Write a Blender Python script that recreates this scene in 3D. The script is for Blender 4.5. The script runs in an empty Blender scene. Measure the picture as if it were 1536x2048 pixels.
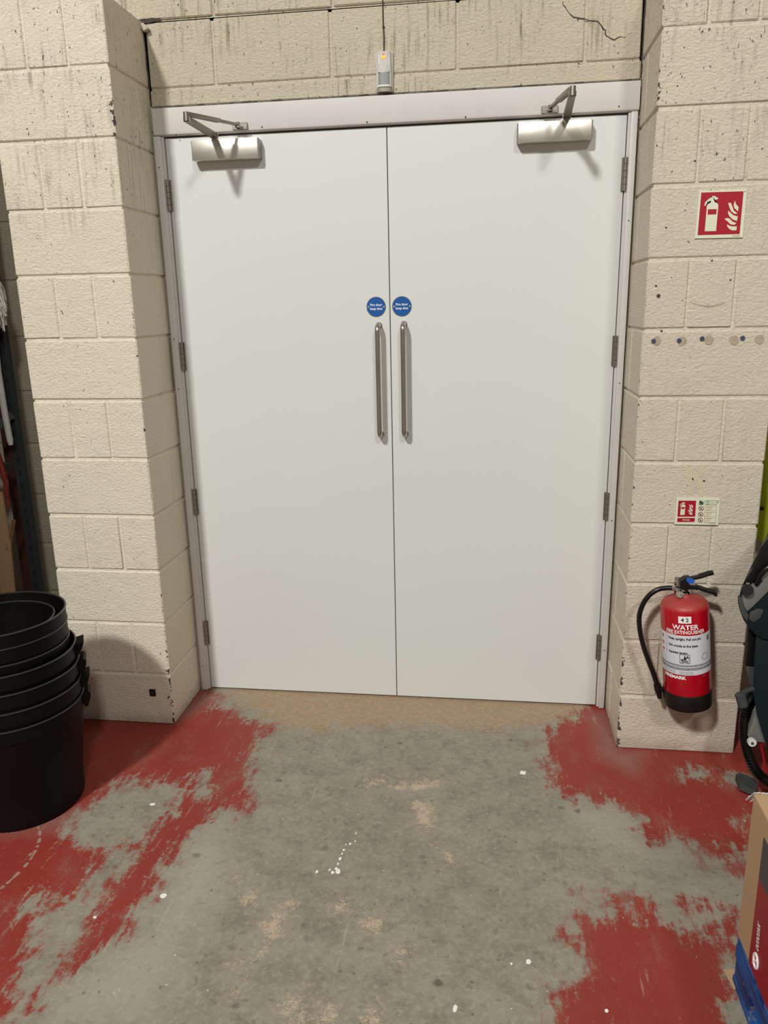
import bpy, bmesh, math, random
import numpy as np
from mathutils import Vector, Matrix

random.seed(7)
PI = math.pi
scene = bpy.context.scene
col = scene.collection

# ------------------------------------------------------------------ camera
CAM = Vector((0.1876275, -3.0772902, 1.6684833))
YAW, PITCH, ROLL, FPX = 0.1387057, -0.2588404, 0.0212763, 1549.504
_Rz = Matrix.Rotation(YAW, 3, 'Z'); _Rx = Matrix.Rotation(PITCH, 3, 'X')
_c, _s = math.cos(ROLL), math.sin(ROLL)
_Ry = Matrix(((_c, 0, _s), (0, 1, 0), (-_s, 0, _c)))
MR = _Rz @ _Rx @ _Ry                     # columns: right, forward, up
cam_data = bpy.data.cameras.new('camera')
cam = bpy.data.objects.new('camera', cam_data); col.objects.link(cam)
cam_data.sensor_width = 36.0; cam_data.sensor_fit = 'AUTO'
cam_data.lens = FPX / 2048.0 * 36.0
cam_data.clip_start = 0.05
rgt, fwd, up = MR.col[0], MR.col[1], MR.col[2]
cam.matrix_world = Matrix(((rgt.x, up.x, -fwd.x, CAM.x), (rgt.y, up.y, -fwd.y, CAM.y),
                           (rgt.z, up.z, -fwd.z, CAM.z), (0, 0, 0, 1)))
scene.camera = cam

# ------------------------------------------------------------------ light
world = bpy.data.worlds.new('world'); scene.world = world; world.use_nodes = True
bg = world.node_tree.nodes['Background']
bg.inputs[0].default_value = (1.0, 0.92, 0.81, 1); bg.inputs[1].default_value = 0.225

def lamp(name, loc, size, power, color, aim):
    d = bpy.data.lights.new(name, 'AREA'); d.shape = 'RECTANGLE'
    d.size, d.size_y = size; d.energy = power; d.color = color
    o = bpy.data.objects.new(name, d); col.objects.link(o); o.location = loc
    o.rotation_euler = (Vector(aim) - Vector(loc)).to_track_quat('-Z', 'Y').to_euler()
    return o
lamp('high_bay_lamp', (-2.95, -8.3, 8.0), (0.65, 0.65), 890, (1.0, 0.99, 0.955), (-0.4, 0, 1.0))
lamp('high_bay_lamp', (2.4, -8.0, 7.0), (0.7, 0.7), 235, (1.0, 0.98, 0.93), (0, 0, 1.0))

scene.view_settings.view_transform = 'Standard'
scene.view_settings.look = 'None'
scene.view_settings.gamma = 1.0
scene.view_settings.use_curve_mapping = False
scene.view_settings.exposure = 0.0

# ------------------------------------------------------------------ helpers
def ray(px, py):
    return MR @ Vector(((px - 768) / FPX, 1.0, -(py - 1024) / FPX))
def aty(px, py, y):
    d = ray(px, py); return CAM + d * ((y - CAM.y) / d.y)
def atz(px, py, z=0.0):
    d = ray(px, py); return CAM + d * ((z - CAM.z) / d.z)
def atx(px, py, x):
    d = ray(px, py); return CAM + d * ((x - CAM.x) / d.x)

def srgb(r, g, b):
    f = lambda c: (c / 255 / 12.92) if c / 255 <= 0.04045 else ((c / 255 + 0.055) / 1.055) ** 2.4
    return (f(r), f(g), f(b), 1.0)

class NT:
    def __init__(self, m):
        m.use_nodes = True
        self.t = m.node_tree; self.t.nodes.clear()
        self.out = self.t.nodes.new('ShaderNodeOutputMaterial')
        self.bsdf = self.t.nodes.new('ShaderNodeBsdfPrincipled')
        self.t.links.new(self.bsdf.outputs[0], self.out.inputs[0])
    def put(self, sock, v):
        if isinstance(v, bpy.types.NodeSocket): self.t.links.new(v, sock)
        elif v is not None: sock.default_value = v
    def math(self, op, a, b=None, c=None, clamp=False):
        n = self.t.nodes.new('ShaderNodeMath'); n.operation = op; n.use_clamp = clamp
        for i, v in enumerate((a, b, c)): self.put(n.inputs[i], v)
        return n.outputs[0]
    def pos(self):
        n = self.t.nodes.new('ShaderNodeNewGeometry'); return n.outputs['Position']
    def obj(self):
        n = self.t.nodes.new('ShaderNodeTexCoord'); return n.outputs['Object']
    def xyz(self, v):
        n = self.t.nodes.new('ShaderNodeSeparateXYZ'); self.put(n.inputs[0], v); return n.outputs
    def map(self, v, scale=(1, 1, 1), rot=(0, 0, 0), loc=(0, 0, 0)):
        n = self.t.nodes.new('ShaderNodeMapping'); self.put(n.inputs[0], v)
        n.inputs['Scale'].default_value = scale; n.inputs['Rotation'].default_value = rot
        n.inputs['Location'].default_value = loc
        return n.outputs[0]
    def noise(self, v, scale, detail=4, rough=0.55, dist=0.0):
        n = self.t.nodes.new('ShaderNodeTexNoise'); self.put(n.inputs['Vector'], v)
        n.inputs['Scale'].default_value = scale; n.inputs['Detail'].default_value = detail
        n.inputs['Roughness'].default_value = rough; n.inputs['Distortion'].default_value = dist
        return n.outputs['Fac']
    def voro(self, v, scale, rnd=1.0):
        n = self.t.nodes.new('ShaderNodeTexVoronoi'); self.put(n.inputs['Vector'], v)
        n.inputs['Scale'].default_value = scale; n.inputs['Randomness'].default_value = rnd
        return n.outputs
    def step(self, v, a, b):
        n = self.t.nodes.new('ShaderNodeMapRange'); n.interpolation_type = 'SMOOTHSTEP'
        self.put(n.inputs[0], v); n.inputs[1].default_value = a; n.inputs[2].default_value = b
        return n.outputs[0]
    def mix(self, f, a, b, mode='MIX'):
        n = self.t.nodes.new('ShaderNodeMix'); n.data_type = 'RGBA'; n.blend_type = mode
        self.put(n.inputs[0], f); self.put(n.inputs[6], a); self.put(n.inputs[7], b)
        return n.outputs[2]
    def attr(self, name):
        n = self.t.nodes.new('ShaderNodeAttribute'); n.attribute_name = name; return n.outputs['Fac']
    def rnd(self):
        n = self.t.nodes.new('ShaderNodeObjectInfo'); return n.outputs['Random']
    def bump(self, h, strength, dist, normal=None):
        n = self.t.nodes.new('ShaderNodeBump'); n.inputs['Strength'].default_value = strength
        n.inputs['Distance'].default_value = dist; self.put(n.inputs['Height'], h)
        if normal is not None: self.put(n.inputs['Normal'], normal)
        return n.outputs[0]
    def set(self, color=None, rough=None, metal=None, normal=None, spec=None):
        b = self.bsdf.inputs
        self.put(b['Base Color'], color); self.put(b['Roughness'], rough)
        self.put(b['Metallic'], metal); self.put(b['Normal'], normal)
        self.put(b['Specular IOR Level'], spec)

def simple(name, c, rough=0.5, metal=0.0, var=0.08, scale=25.0, bump=0.0, bscale=120.0, spec=0.5):
    m = bpy.data.materials.new(name); t = NT(m)
    p = t.obj()
    n = t.noise(p, scale, 5, 0.6)
    dark = tuple(x * (1 - var * 2) for x in c[:3]) + (1,)
    lite = tuple(min(1, x * (1 + var)) for x in c[:3]) + (1,)
    nm = t.bump(t.noise(p, bscale, 4), bump, 0.002) if bump else None
    t.set(t.mix(n, dark, lite), rough, metal, nm, spec)
    return m

# ------------------------------------------------------------------ materials
M = {}
def block_material(name, tint, gloss=0.6, wear=1.0):
    m = bpy.data.materials.new(name); t = NT(m); p = t.pos(); x, y, z = t.xyz(p)
    r = t.rnd()
    base = t.mix(t.noise(p, 2.2, 4), tuple(c * 0.90 for c in tint[:3]) + (1,), tint)
    base = t.mix(t.math('MULTIPLY', r, 0.10), base, (0.62, 0.52, 0.42, 1))
    # grime: scuffs and vertical runs, more of both high up the wall
    high = t.step(z, 1.55, 2.5)
    runs = t.noise(t.map(p, (1, 1, 0.085)), 70, 3, 0.6)
    band = t.step(t.noise(p, 3.1, 3), 0.40, 0.66)
    runm = t.math('MULTIPLY', t.math('MULTIPLY', t.step(runs, 0.48, 0.74), t.math('ADD', high, 0.12)), t.math('MULTIPLY', band, 0.70 * wear))
    base = t.mix(runm, base, srgb(118, 106, 90))
    scuff = t.math('MULTIPLY', t.step(t.noise(t.map(p, (1, 1, 1.5), loc=(3, 1, 5)), 5.5, 7, 0.68), 0.57, 0.80), 0.35)
    base = t.mix(scuff, base, srgb(150, 138, 122))
    # pits where the paint misses the pores
    pit = t.noise(t.map(p, (1, 1, 0.55)), 95, 2, 0.5)
    pthr = t.math('SUBTRACT', 0.742, t.math('MULTIPLY', high, 0.066))
    pm = t.math('MULTIPLY', t.math('SUBTRACT', pit, pthr), 24.0, clamp=True)
    pm = t.math('MULTIPLY', pm, t.step(t.noise(p, 6, 3), 0.34, 0.52))
    base = t.mix(t.math('MULTIPLY', pm, 0.8), base, srgb(62, 52, 44))
    # paint chipped away along the pier corners
    dl = t.math('ABSOLUTE', t.math('ADD', x, 1.1006)); dr = t.math('ABSOLUTE', t.math('SUBTRACT', x, 0.6923))
    dc = t.math('MINIMUM', dl, dr)
    dy = t.math('ABSOLUTE', t.math('ADD', y, 0.320))
    edge = t.math('MAXIMUM', dc, dy)
    nz = t.noise(p, 48, 5, 0.65)
    low = t.step(z, 0.62, 0.02)
    spot = t.math('ADD', t.step(t.math('ABSOLUTE', t.math('SUBTRACT', z, 2.31)), 0.10, 0.0), low)
    lim = t.math('ADD', -0.0075, t.math('ADD', t.math('MULTIPLY', spot, 0.011), t.math('MULTIPLY', t.math('SUBTRACT', nz, 0.5), 0.085)))
    ch = t.math('MULTIPLY', t.math('SUBTRACT', lim, edge), 900.0, clamp=True)
    base = t.mix(ch, base, srgb(70, 64, 58))
    # brown smears where the extinguisher hose rubs the paint
    sx = t.math('MULTIPLY', t.math('SUBTRACT', x, 0.775), 7.5); sz = t.math('MULTIPLY', t.math('SUBTRACT', z, 0.50), 3.6)
    rad = t.math('ADD', t.math('MULTIPLY', sx, sx), t.math('MULTIPLY', sz, sz))
    sme = t.math('MULTIPLY', t.step(rad, 1.0, 0.1), t.step(t.noise(t.map(p, (1, 1, 0.5)), 13, 5, 0.6), 0.46, 0.70))
    base = t.mix(t.math('MULTIPLY', sme, 0.42), base, srgb(150, 112, 96))
    # grime near the floor
    base = t.mix(t.math('MULTIPLY', t.step(z, 0.07, 0.0), t.math('MULTIPLY', t.noise(p, 20, 4), 0.75)), base, srgb(120, 104, 86))
    b1 = t.noise(t.map(p, (1, 1, 1.6)), 78, 6, 0.66, 0.35)
    b2 = t.noise(p, 16, 4, 0.5)
    hh = t.math('ADD', b1, t.math('MULTIPLY', b2, 0.8))
    hh = t.math('SUBTRACT', hh, t.math('MULTIPLY', pm, 0.4))
    hh = t.math('SUBTRACT', hh, t.math('MULTIPLY', ch, 0.5))
    t.set(base, gloss, 0.0, t.bump(hh, 0.85, 0.008), 0.35)
    return m
M['block_l'] = block_material('painted_block_left', (0.80, 0.725, 0.59, 1))  # one cream paint per wall; left lightened to carry the stronger light
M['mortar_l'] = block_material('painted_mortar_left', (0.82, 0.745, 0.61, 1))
M['block_r'] = block_material('painted_block_right', (0.685, 0.610, 0.490, 1))  # same paint, dulled: weaker light on the right is in the colour
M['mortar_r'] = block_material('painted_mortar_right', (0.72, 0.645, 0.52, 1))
M['block_b'] = block_material('yellow_dimmed_block_paint', (0.575, 0.515, 0.395, 1), wear=1.25)  # yellower paint, darkened further for the weaker light over the doors
M['mortar_b'] = block_material('yellow_dimmed_mortar_paint', (0.60, 0.535, 0.41, 1))

def door_material():
    m = bpy.data.materials.new('white_laminate'); t = NT(m); p = t.pos()
    c = t.mix(t.noise(p, 1.5, 3), (0.605, 0.618, 0.590, 1), (0.640, 0.650, 0.620, 1))
    x, y, z = t.xyz(p)
    near = t.math('MULTIPLY', t.step(t.math('ABSOLUTE', t.math('SUBTRACT', z, 0.42)), 0.16, 0.0),
                  t.step(t.math('ABSOLUTE', t.math('SUBTRACT', x, 0.02)), 0.2, 0.0))
    sm = t.noise(t.map(p, (1, 1, 4), rot=(0, 0.35, 0)), 14, 6, 0.7)
    c = t.mix(t.math('MULTIPLY', near, t.math('MULTIPLY', t.step(sm, 0.58, 0.74), 0.35)), c, srgb(150, 146, 132))
    t.set(c, 0.42, 0.0, t.bump(t.noise(p, 450, 2), 0.05, 0.001), 0.4)
    return m
M['door'] = door_material()
M['trim'] = simple('grey_white_trim_paint', (0.60, 0.575, 0.55, 1), 0.45, 0, 0.05, 12, 0.1, 200)
M['gap'] = simple('dark_gap', (0.02, 0.016, 0.012, 1), 0.9)
M['near_black'] = simple('dark_crack', (0.055, 0.045, 0.036, 1), 0.95)

def steel_material(name, c, rough, stretch):
    m = bpy.data.materials.new(name); t = NT(m); p = t.obj()
    n = t.noise(t.map(p, stretch), 90, 3, 0.6)
    cl = t.noise(p, 14, 4)
    rr = t.math('ADD', rough - 0.06, t.math('MULTIPLY', cl, 0.14))
    t.set(t.mix(n, tuple(v * 0.86 for v in c[:3]) + (1,), c), rr, 1.0, t.bump(n, 0.06, 0.0006))
    return m
M['steel'] = steel_material('brushed_steel', (0.74, 0.70, 0.625, 1), 0.36, (0.1, 1, 1))
M['steel_v'] = steel_material('brushed_steel_tube', (0.50, 0.47, 0.42, 1), 0.27, (1, 1, 0.06))
M['steel_d'] = steel_material('dull_steel', (0.36, 0.33, 0.29, 1), 0.36, (1, 1, 0.2))
M['chrome'] = simple('chrome', (0.78, 0.78, 0.76, 1), 0.12, 1.0, 0.03)
M['blue'] = simple('sign_blue', srgb(8, 80, 150), 0.4, 0, 0.03)
M['white_ink'] = simple('white_print', (0.82, 0.82, 0.80, 1), 0.5, 0, 0.02)
M['red_sign'] = simple('sign_red', srgb(160, 8, 34), 0.42, 0, 0.04)
M['glow_sign'] = simple('photoluminescent_white', srgb(212, 214, 190), 0.5, 0, 0.03)
M['green_ink'] = simple('green_print', srgb(70, 110, 78), 0.5, 0, 0.03)
M['faded_red_ink'] = simple('faded_red_print', srgb(176, 120, 96), 0.5, 0, 0.03)
M['maroon_ink'] = simple('maroon_print', srgb(104, 50, 44), 0.5, 0, 0.03)
M['black_ink'] = simple('black_print', srgb(28, 28, 30), 0.5, 0, 0.03)
M['grey_ink'] = simple('grey_print', srgb(108, 108, 112), 0.5, 0, 0.03)

def ext_red():
    m = bpy.data.materials.new('extinguisher_red'); t = NT(m); p = t.obj(); x, y, z = t.xyz(p)
    c = t.mix(t.noise(p, 8, 3), srgb(168, 6, 26), srgb(180, 8, 30))
    dust = t.math('MULTIPLY', t.step(z, 0.372, 0.398), t.math('ADD', 0.25, t.math('MULTIPLY', t.noise(p, 30, 5), 0.45)))
    c = t.mix(dust, c, srgb(138, 80, 68))
    t.set(c, t.math('ADD', 0.22, t.math('MULTIPLY', dust, 0.7)), 0.0, None, 0.5)
    return m
M['ext_red'] = ext_red()
M['label'] = simple('label_white', (0.62, 0.63, 0.66, 1), 0.35, 0, 0.02)
M['rubber'] = simple('black_rubber', (0.005, 0.005, 0.005, 1), 0.27, 0, 0.1, spec=0.4)
M['black_plastic'] = simple('black_plastic', (0.007, 0.0065, 0.006, 1), 0.42, 0, 0.12, spec=0.3)
M['blue_tag'] = simple('blue_tag', srgb(30, 92, 190), 0.4, 0, 0.03)
M['pir_white'] = simple('detector_white', (0.66, 0.64, 0.60, 1), 0.25, 0, 0.02)
M['pir_gloss'] = simple('detector_gloss_window', (0.56, 0.55, 0.52, 1), 0.10, 0, 0.03)
M['pir_grey'] = simple('detector_lens', (0.26, 0.265, 0.26, 1), 0.35, 0, 0.04)
M['pir_olive'] = simple('detector_base', (0.30, 0.28, 0.22, 1), 0.4, 0, 0.04)
def emis(name, c, s):
    m = bpy.data.materials.new(name); t = NT(m)
    t.set((c[0] * .6, c[1] * .6, c[2] * .6, 1), 0.3)
    n = t.noise(t.obj(), 60, 2)
    t.put(t.bsdf.inputs['Emission Color'], t.mix(n, c, tuple(v * .8 for v in c[:3]) + (1,)))
    t.bsdf.inputs['Emission Strength'].default_value = s
    return m
M['led'] = emis('amber_led', srgb(255, 170, 60), 1.1)
M['led_red'] = emis('red_led', srgb(255, 120, 90), 0.7)

def clear_material():
    m = bpy.data.materials.new('clear_plastic'); t = NT(m)
    n = t.noise(t.obj(), 40, 2)
    t.set((0.93, 0.93, 0.91, 1), t.math('ADD', 0.04, t.math('MULTIPLY', n, 0.05)))
    t.bsdf.inputs['Transmission Weight'].default_value = 1.0
    t.bsdf.inputs['IOR'].default_value = 1.15
    return m
M['clear'] = clear_material()

def bin_material():
    m = bpy.data.materials.new('black_bin_plastic'); t = NT(m); p = t.obj()
    c = t.mix(t.noise(p, 9, 4), (0.0022, 0.0020, 0.0018, 1), (0.0042, 0.0037, 0.0033, 1))
    sc = t.noise(t.map(p, (1, 1, 14)), 5, 8, 0.75)
    c = t.mix(t.math('MULTIPLY', t.step(sc, 0.70, 0.78), 0.25), c, (0.18, 0.17, 0.165, 1))
    t.set(c, t.math('ADD', 0.40, t.math('MULTIPLY', t.noise(p, 22, 4), 0.14)), 0, t.bump(t.noise(p, 300, 2), 0.08, 0.001), 0.14)
    return m
M['bin'] = bin_material()
M['bin_rim'] = simple('pale_bin_rim', (0.030, 0.030, 0.029, 1), 0.28, 0, 0.1, 12, spec=0.6)  # rim colour paler and glossier than the bin shell
M['rack'] = simple('blue_grey_steel_paint', srgb(58, 65, 70), 0.45, 0.2, 0.15, 12)
M['rust'] = simple('rust_red_paint', srgb(74, 42, 32), 0.6, 0, 0.2, 12)
M['card'] = simple('cardboard', srgb(178, 146, 110), 0.75, 0, 0.06, 9, 0.1, 60)
M['card_dark'] = simple('brown_cardboard', srgb(150, 116, 78), 0.8, 0, 0.06, 9)
M['strand'] = simple('cotton_strands', (0.70, 0.68, 0.62, 1), 0.85, 0, 0.1)
M['pole'] = simple('pale_grey_tube', (0.58, 0.58, 0.56, 1), 0.4, 0, 0.05)
M['orange'] = simple('orange_plastic', srgb(120, 38, 16), 0.45, 0, 0.05)
M['hivis'] = simple('hi_vis_fabric', srgb(172, 178, 18), 0.7, 0, 0.08, 18)
M['teal'] = simple('dark_teal_plastic', srgb(18, 32, 35), 0.55, 0, 0.08, 14, spec=0.2)
M['mgrey'] = simple('machine_grey', srgb(112, 112, 108), 0.5, 0, 0.12, 22, 0.1)
M['mgrey_d'] = simple('machine_dark_grey', srgb(66, 69, 68), 0.55, 0, 0.1, 22, 0.1, spec=0.25)
M['carton_red'] = simple('carton_red_print', srgb(146, 26, 34), 0.5, 0, 0.05)
M['carton_grey'] = simple('carton_grey_print', srgb(66, 62, 64), 0.5, 0, 0.05)
M['paper'] = simple('white_paper', (0.80, 0.80, 0.76, 1), 0.7, 0, 0.03)
M['tape'] = simple('clear_tape', (0.60, 0.57, 0.53, 1), 0.12, 0.0, 0.1, 60)
M['plug'] = simple('blue_grey_plug', srgb(66, 78, 104), 0.5, 0, 0.1)
M['mark'] = simple('bare_adhesive_mark', srgb(176, 160, 140), 0.9, 0, 0.22, 110, 0.8, 260)
M['tan_mark'] = simple('old_glue_mark', srgb(200, 188, 158), 0.8, 0, 0.1, 60)

M['scrape'] = simple('scraped_concrete', srgb(160, 128, 112), 0.8, 0, 0.2, 60)
def pallet_blue():
    m = bpy.data.materials.new('blue_pallet_paint'); t = NT(m); p = t.obj()
    n = t.noise(t.map(p, (1, 0.25, 1.5)), 16, 6, 0.65)
    c = t.mix(t.step(n, 0.3, 0.7), srgb(3, 28, 76), srgb(20, 92, 166))
    c = t.mix(t.math('MULTIPLY', t.step(t.noise(p, 26, 6, 0.7), 0.58, 0.70), 0.6), c, srgb(150, 130, 104))
    t.set(c, 0.65, 0, t.bump(n, 0.3, 0.003))
    return m
M['pallet'] = pallet_blue()

def floor_material():
    m = bpy.data.materials.new('worn_painted_concrete'); t = NT(m); p = t.pos()
    big = t.noise(p, 2.4, 5, 0.6); mid = t.noise(p, 11, 8, 0.65); fine = t.noise(p, 55, 6, 0.65)
    drag = t.noise(t.map(p, (1.0, 0.28, 1), rot=(0, 0, 0.5)), 24, 6, 0.7, 0.3)
    grit = t.noise(p, 190, 3, 0.6)
    conc = t.mix(big, srgb(128, 121, 106), srgb(154, 148, 134))
    conc = t.mix(t.math('MULTIPLY', t.step(mid, 0.38, 0.72), 0.6), conc, srgb(104, 97, 84))
    conc = t.mix(t.math('MULTIPLY', t.step(fine, 0.45, 0.75), 0.55), conc, srgb(168, 160, 144))
    blot = t.noise(t.map(p, loc=(8, 3, 0)), 34, 7, 0.72, 0.4)
    conc = t.mix(t.math('MULTIPLY', t.step(blot, 0.53, 0.68), 0.55), conc, srgb(92, 85, 73))
    conc = t.mix(t.math('MULTIPLY', t.step(grit, 0.56, 0.74), 0.4), conc, srgb(84, 77, 66))
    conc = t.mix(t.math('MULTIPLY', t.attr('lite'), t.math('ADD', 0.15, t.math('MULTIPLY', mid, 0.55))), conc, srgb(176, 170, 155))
    # oil spots
    v = t.voro(t.map(p, (1, 1, 0.0)), 6.5)
    spot = t.step(t.math('ADD', v[0], t.math('MULTIPLY', fine, 0.16)), 0.185, 0.12)
    conc = t.mix(t.math('MULTIPLY', spot, t.math('MULTIPLY', t.step(big, 0.35, 0.52), 0.75)), conc, srgb(78, 72, 62))
    v2 = t.voro(t.map(p, (1, 1, 0.0), loc=(4, 7, 0)), 19)
    spot2 = t.step(t.math('ADD', v2[0], t.math('MULTIPLY', fine, 0.2)), 0.21, 0.13)
    conc = t.mix(t.math('MULTIPLY', spot2, 0.65), conc, srgb(80, 73, 63))
    # ochre traffic band by the threshold, flaked pink and pale cement
    wob = t.math('ADD', t.math('MULTIPLY', t.math('SUBTRACT', mid, 0.5), 0.22), t.math('MULTIPLY', t.math('SUBTRACT', fine, 0.5), 0.10))
    tan = t.step(t.math('ADD', t.attr('tan'), t.math('MULTIPLY', wob, 1.2)), -0.05, 0.10)
    conc = t.mix(t.math('MULTIPLY', tan, t.math('ADD', 0.30, t.math('MULTIPLY', fine, 0.8))), conc, t.mix(fine, srgb(134, 108, 78), srgb(188, 160, 124)))
    pale = t.step(t.math('ADD', t.attr('pale'), t.math('ADD', wob, t.math('MULTIPLY', t.math('SUBTRACT', grit, 0.52), 0.16))), -0.005, 0.045)
    conc = t.mix(t.math('MULTIPLY', pale, 0.8), conc, t.mix(t.noise(p, 9, 3), srgb(196, 164, 146), srgb(186, 176, 146)))
    # red floor paint, worn through along its edges and in flakes
    rw = t.math('ADD', t.math('MULTIPLY', t.math('SUBTRACT', mid, 0.5), 0.24),
                t.math('ADD', t.math('MULTIPLY', t.math('SUBTRACT', fine, 0.5), 0.15), t.math('MULTIPLY', t.math('SUBTRACT', drag, 0.5), 0.26)))
    red = t.step(t.math('ADD', t.attr('red'), rw), -0.020, 0.040)
    dr2 = t.noise(t.map(p, (1.0, 0.16, 1), rot=(0, 0, -0.75), loc=(5, 2, 0)), 34, 7, 0.72)
    worn = t.step(t.attr('red'), 0.12, 0.01)
    flake = t.math('MULTIPLY', t.step(t.math('ADD', t.math('MULTIPLY', dr2, 0.8), t.math('ADD', t.math('MULTIPLY', fine, 0.35), t.math('MULTIPLY', worn, 0.085))), 0.675, 0.765), 0.8)
    red = t.math('MULTIPLY', red, t.math('SUBTRACT', 1.0, flake))
    redc = t.mix(big, srgb(120, 41, 34), srgb(152, 56, 44))
    redc = t.mix(t.math('MULTIPLY', t.step(mid, 0.5, 0.8), 0.4), redc, srgb(136, 66, 54))
    redc = t.mix(t.math('MULTIPLY', t.step(grit, 0.6, 0.75), 0.35), redc, srgb(96, 30, 26))
    thin = t.noise(t.map(p, (1, 0.55, 1), rot=(0, 0, -0.75), loc=(1, 9, 0)), 7.5, 8, 0.7)
    redc = t.mix(t.math('MULTIPLY', t.step(thin, 0.48, 0.70), 0.42), redc, srgb(134, 92, 78))
    redc = t.mix(t.math('MULTIPLY', t.step(t.math('ADD', grit, t.math('MULTIPLY', thin, 0.5)), 0.88, 1.0), 0.5), redc, srgb(168, 128, 110))
    dust = t.math('MULTIPLY', t.attr('dust'), t.math('ADD', 0.35, t.math('MULTIPLY', mid, 0.5)))
    redc = t.mix(dust, redc, srgb(136, 110, 100))
    sp = t.noise(t.map(p, (1, 0.5, 1), rot=(0, 0, 0.8), loc=(7, 7, 0)), 88, 5, 0.7)
    redc = t.mix(t.math('MULTIPLY', t.step(sp, 0.605, 0.70), 0.6), redc, srgb(158, 116, 100))
    redc = t.mix(t.math('MULTIPLY', t.step(sp, 0.40, 0.30), 0.5), redc, srgb(92, 30, 26))
    c = t.mix(red, conc, redc)
    # scratches and specks of white
    scr = t.noise(t.map(p, (1, 0.06, 1), rot=(0, 0, -0.9)), 46, 3, 0.6)
    c = t.mix(t.math('MULTIPLY', t.step(scr, 0.67, 0.74), 0.34), c, srgb(190, 176, 158))
    v3 = t.voro(t.map(p, (1, 1, 0.0), loc=(2, 3, 0)), 13)
    c = t.mix(t.math('MULTIPLY', t.step(t.math('ADD', v3[0], t.math('MULTIPLY', grit, 0.06)), 0.075, 0.05), 0.75), c, srgb(214, 206, 190))
    # grime in the corners against the piers
    h = t.math('ADD', t.math('MULTIPLY', fine, 0.5), t.math('ADD', t.math('MULTIPLY', grit, 0.35), t.math('MULTIPLY', red, 0.25)))
    rr = t.math('SUBTRACT', 0.66, t.math('MULTIPLY', red, 0.14))
    t.set(c, t.math('ADD', rr, t.math('MULTIPLY', t.math('SUBTRACT', mid, 0.5), 0.2)), 0, t.bump(h, 0.28, 0.003), 0.4)
    return m
M['floor'] = floor_material()

# ------------------------------------------------------------------ mesh tools
def link(o, parent=None):
    col.objects.link(o)
    if parent is not None: o.parent = parent
    return o
def tag(o, label=None, cat=None, group=None, kind=None):
    if label: o['label'] = label
    if cat: o['category'] = cat
    if group: o['group'] = group
    if kind: o['kind'] = kind
    return o
def thing(name, label, cat, loc=(0, 0, 0), rot=(0, 0, 0), group=None, parent=None):
    o = bpy.data.objects.new(name, None); o.empty_display_size = 0.1
    o.location = loc; o.rotation_euler = rot
    link(o, parent); return tag(o, label, cat, group)
def obj(name, bm, mat, parent=None, smooth=None, label=None, origin=None):
    if origin is not None:
        bmesh.ops.translate(bm, vec=-Vector(origin), verts=bm.verts)
    me = bpy.data.meshes.new(name); bmesh.ops.recalc_face_normals(bm, faces=bm.faces); bm.to_mesh(me); bm.free()
    for mm in (mat if isinstance(mat, (list, tuple)) else [mat]): me.materials.append(mm)
    if smooth is not None:
        me.polygons.foreach_set('use_smooth', [True] * len(me.polygons))
        if smooth < 179: me.set_sharp_from_angle(angle=math.radians(smooth))
    o = bpy.data.objects.new(name, me)
    if origin is not None: o.location = origin
    link(o, parent)
    if label: o['label'] = label
    return o
def new(): return bmesh.new()
def add_box(bm, lo, hi, bev=0.0, seg=1):
    r = bmesh.ops.create_cube(bm, size=1.0)
    vs = r['verts']
    for v in vs:
        v.co = Vector((lo[i] + (v.co[i] + 0.5) * (hi[i] - lo[i]) for i in range(3)))
    if bev > 0:
        es = list({e for v in vs for e in v.link_edges})
        bmesh.ops.bevel(bm, geom=es, offset=bev, segments=seg, profile=0.5, affect='EDGES', clamp_overlap=True)
    return bm
def box(lo, hi, bev=0.0, seg=1): return add_box(new(), lo, hi, bev, seg)
def add_bar(bm, a, b, w, h, upv=(0, 0, 1), bev=0.0, w2=None):
    a, b = Vector(a), Vector(b); d = (b - a); L = d.length; d.normalize()
    s = d.cross(Vector(upv)).normalized(); u = s.cross(d)
    r = bmesh.ops.create_cube(bm, size=1.0); vs = r['verts']
    for v in vs:
        ww = w if (v.co.y < 0 or w2 is None) else w2
        v.co = a + d * ((v.co.y + 0.5) * L) + s * (v.co.x * ww) + u * (v.co.z * h)
    if bev:
        es = list({e for v in vs for e in v.link_edges})
        bmesh.ops.bevel(bm, geom=es, offset=bev, segments=2, profile=0.5, affect='EDGES', clamp_overlap=True)
    return bm
def spline(pts, n=8):
    pts = [Vector(p) for p in pts]; out = []
    P = [pts[0] * 2 - pts[1]] + pts + [pts[-1] * 2 - pts[-2]]
    for i in range(1, len(P) - 2):
        p0, p1, p2, p3 = P[i - 1:i + 3]
        for k in range(n):
            t = k / n
            out.append(0.5 * ((2 * p1) + (p2 - p0) * t + (2 * p0 - 5 * p1 + 4 * p2 - p3) * t * t + (3 * p1 - p0 - 3 * p2 + p3) * t ** 3))
    out.append(pts[-1]); return out
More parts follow.
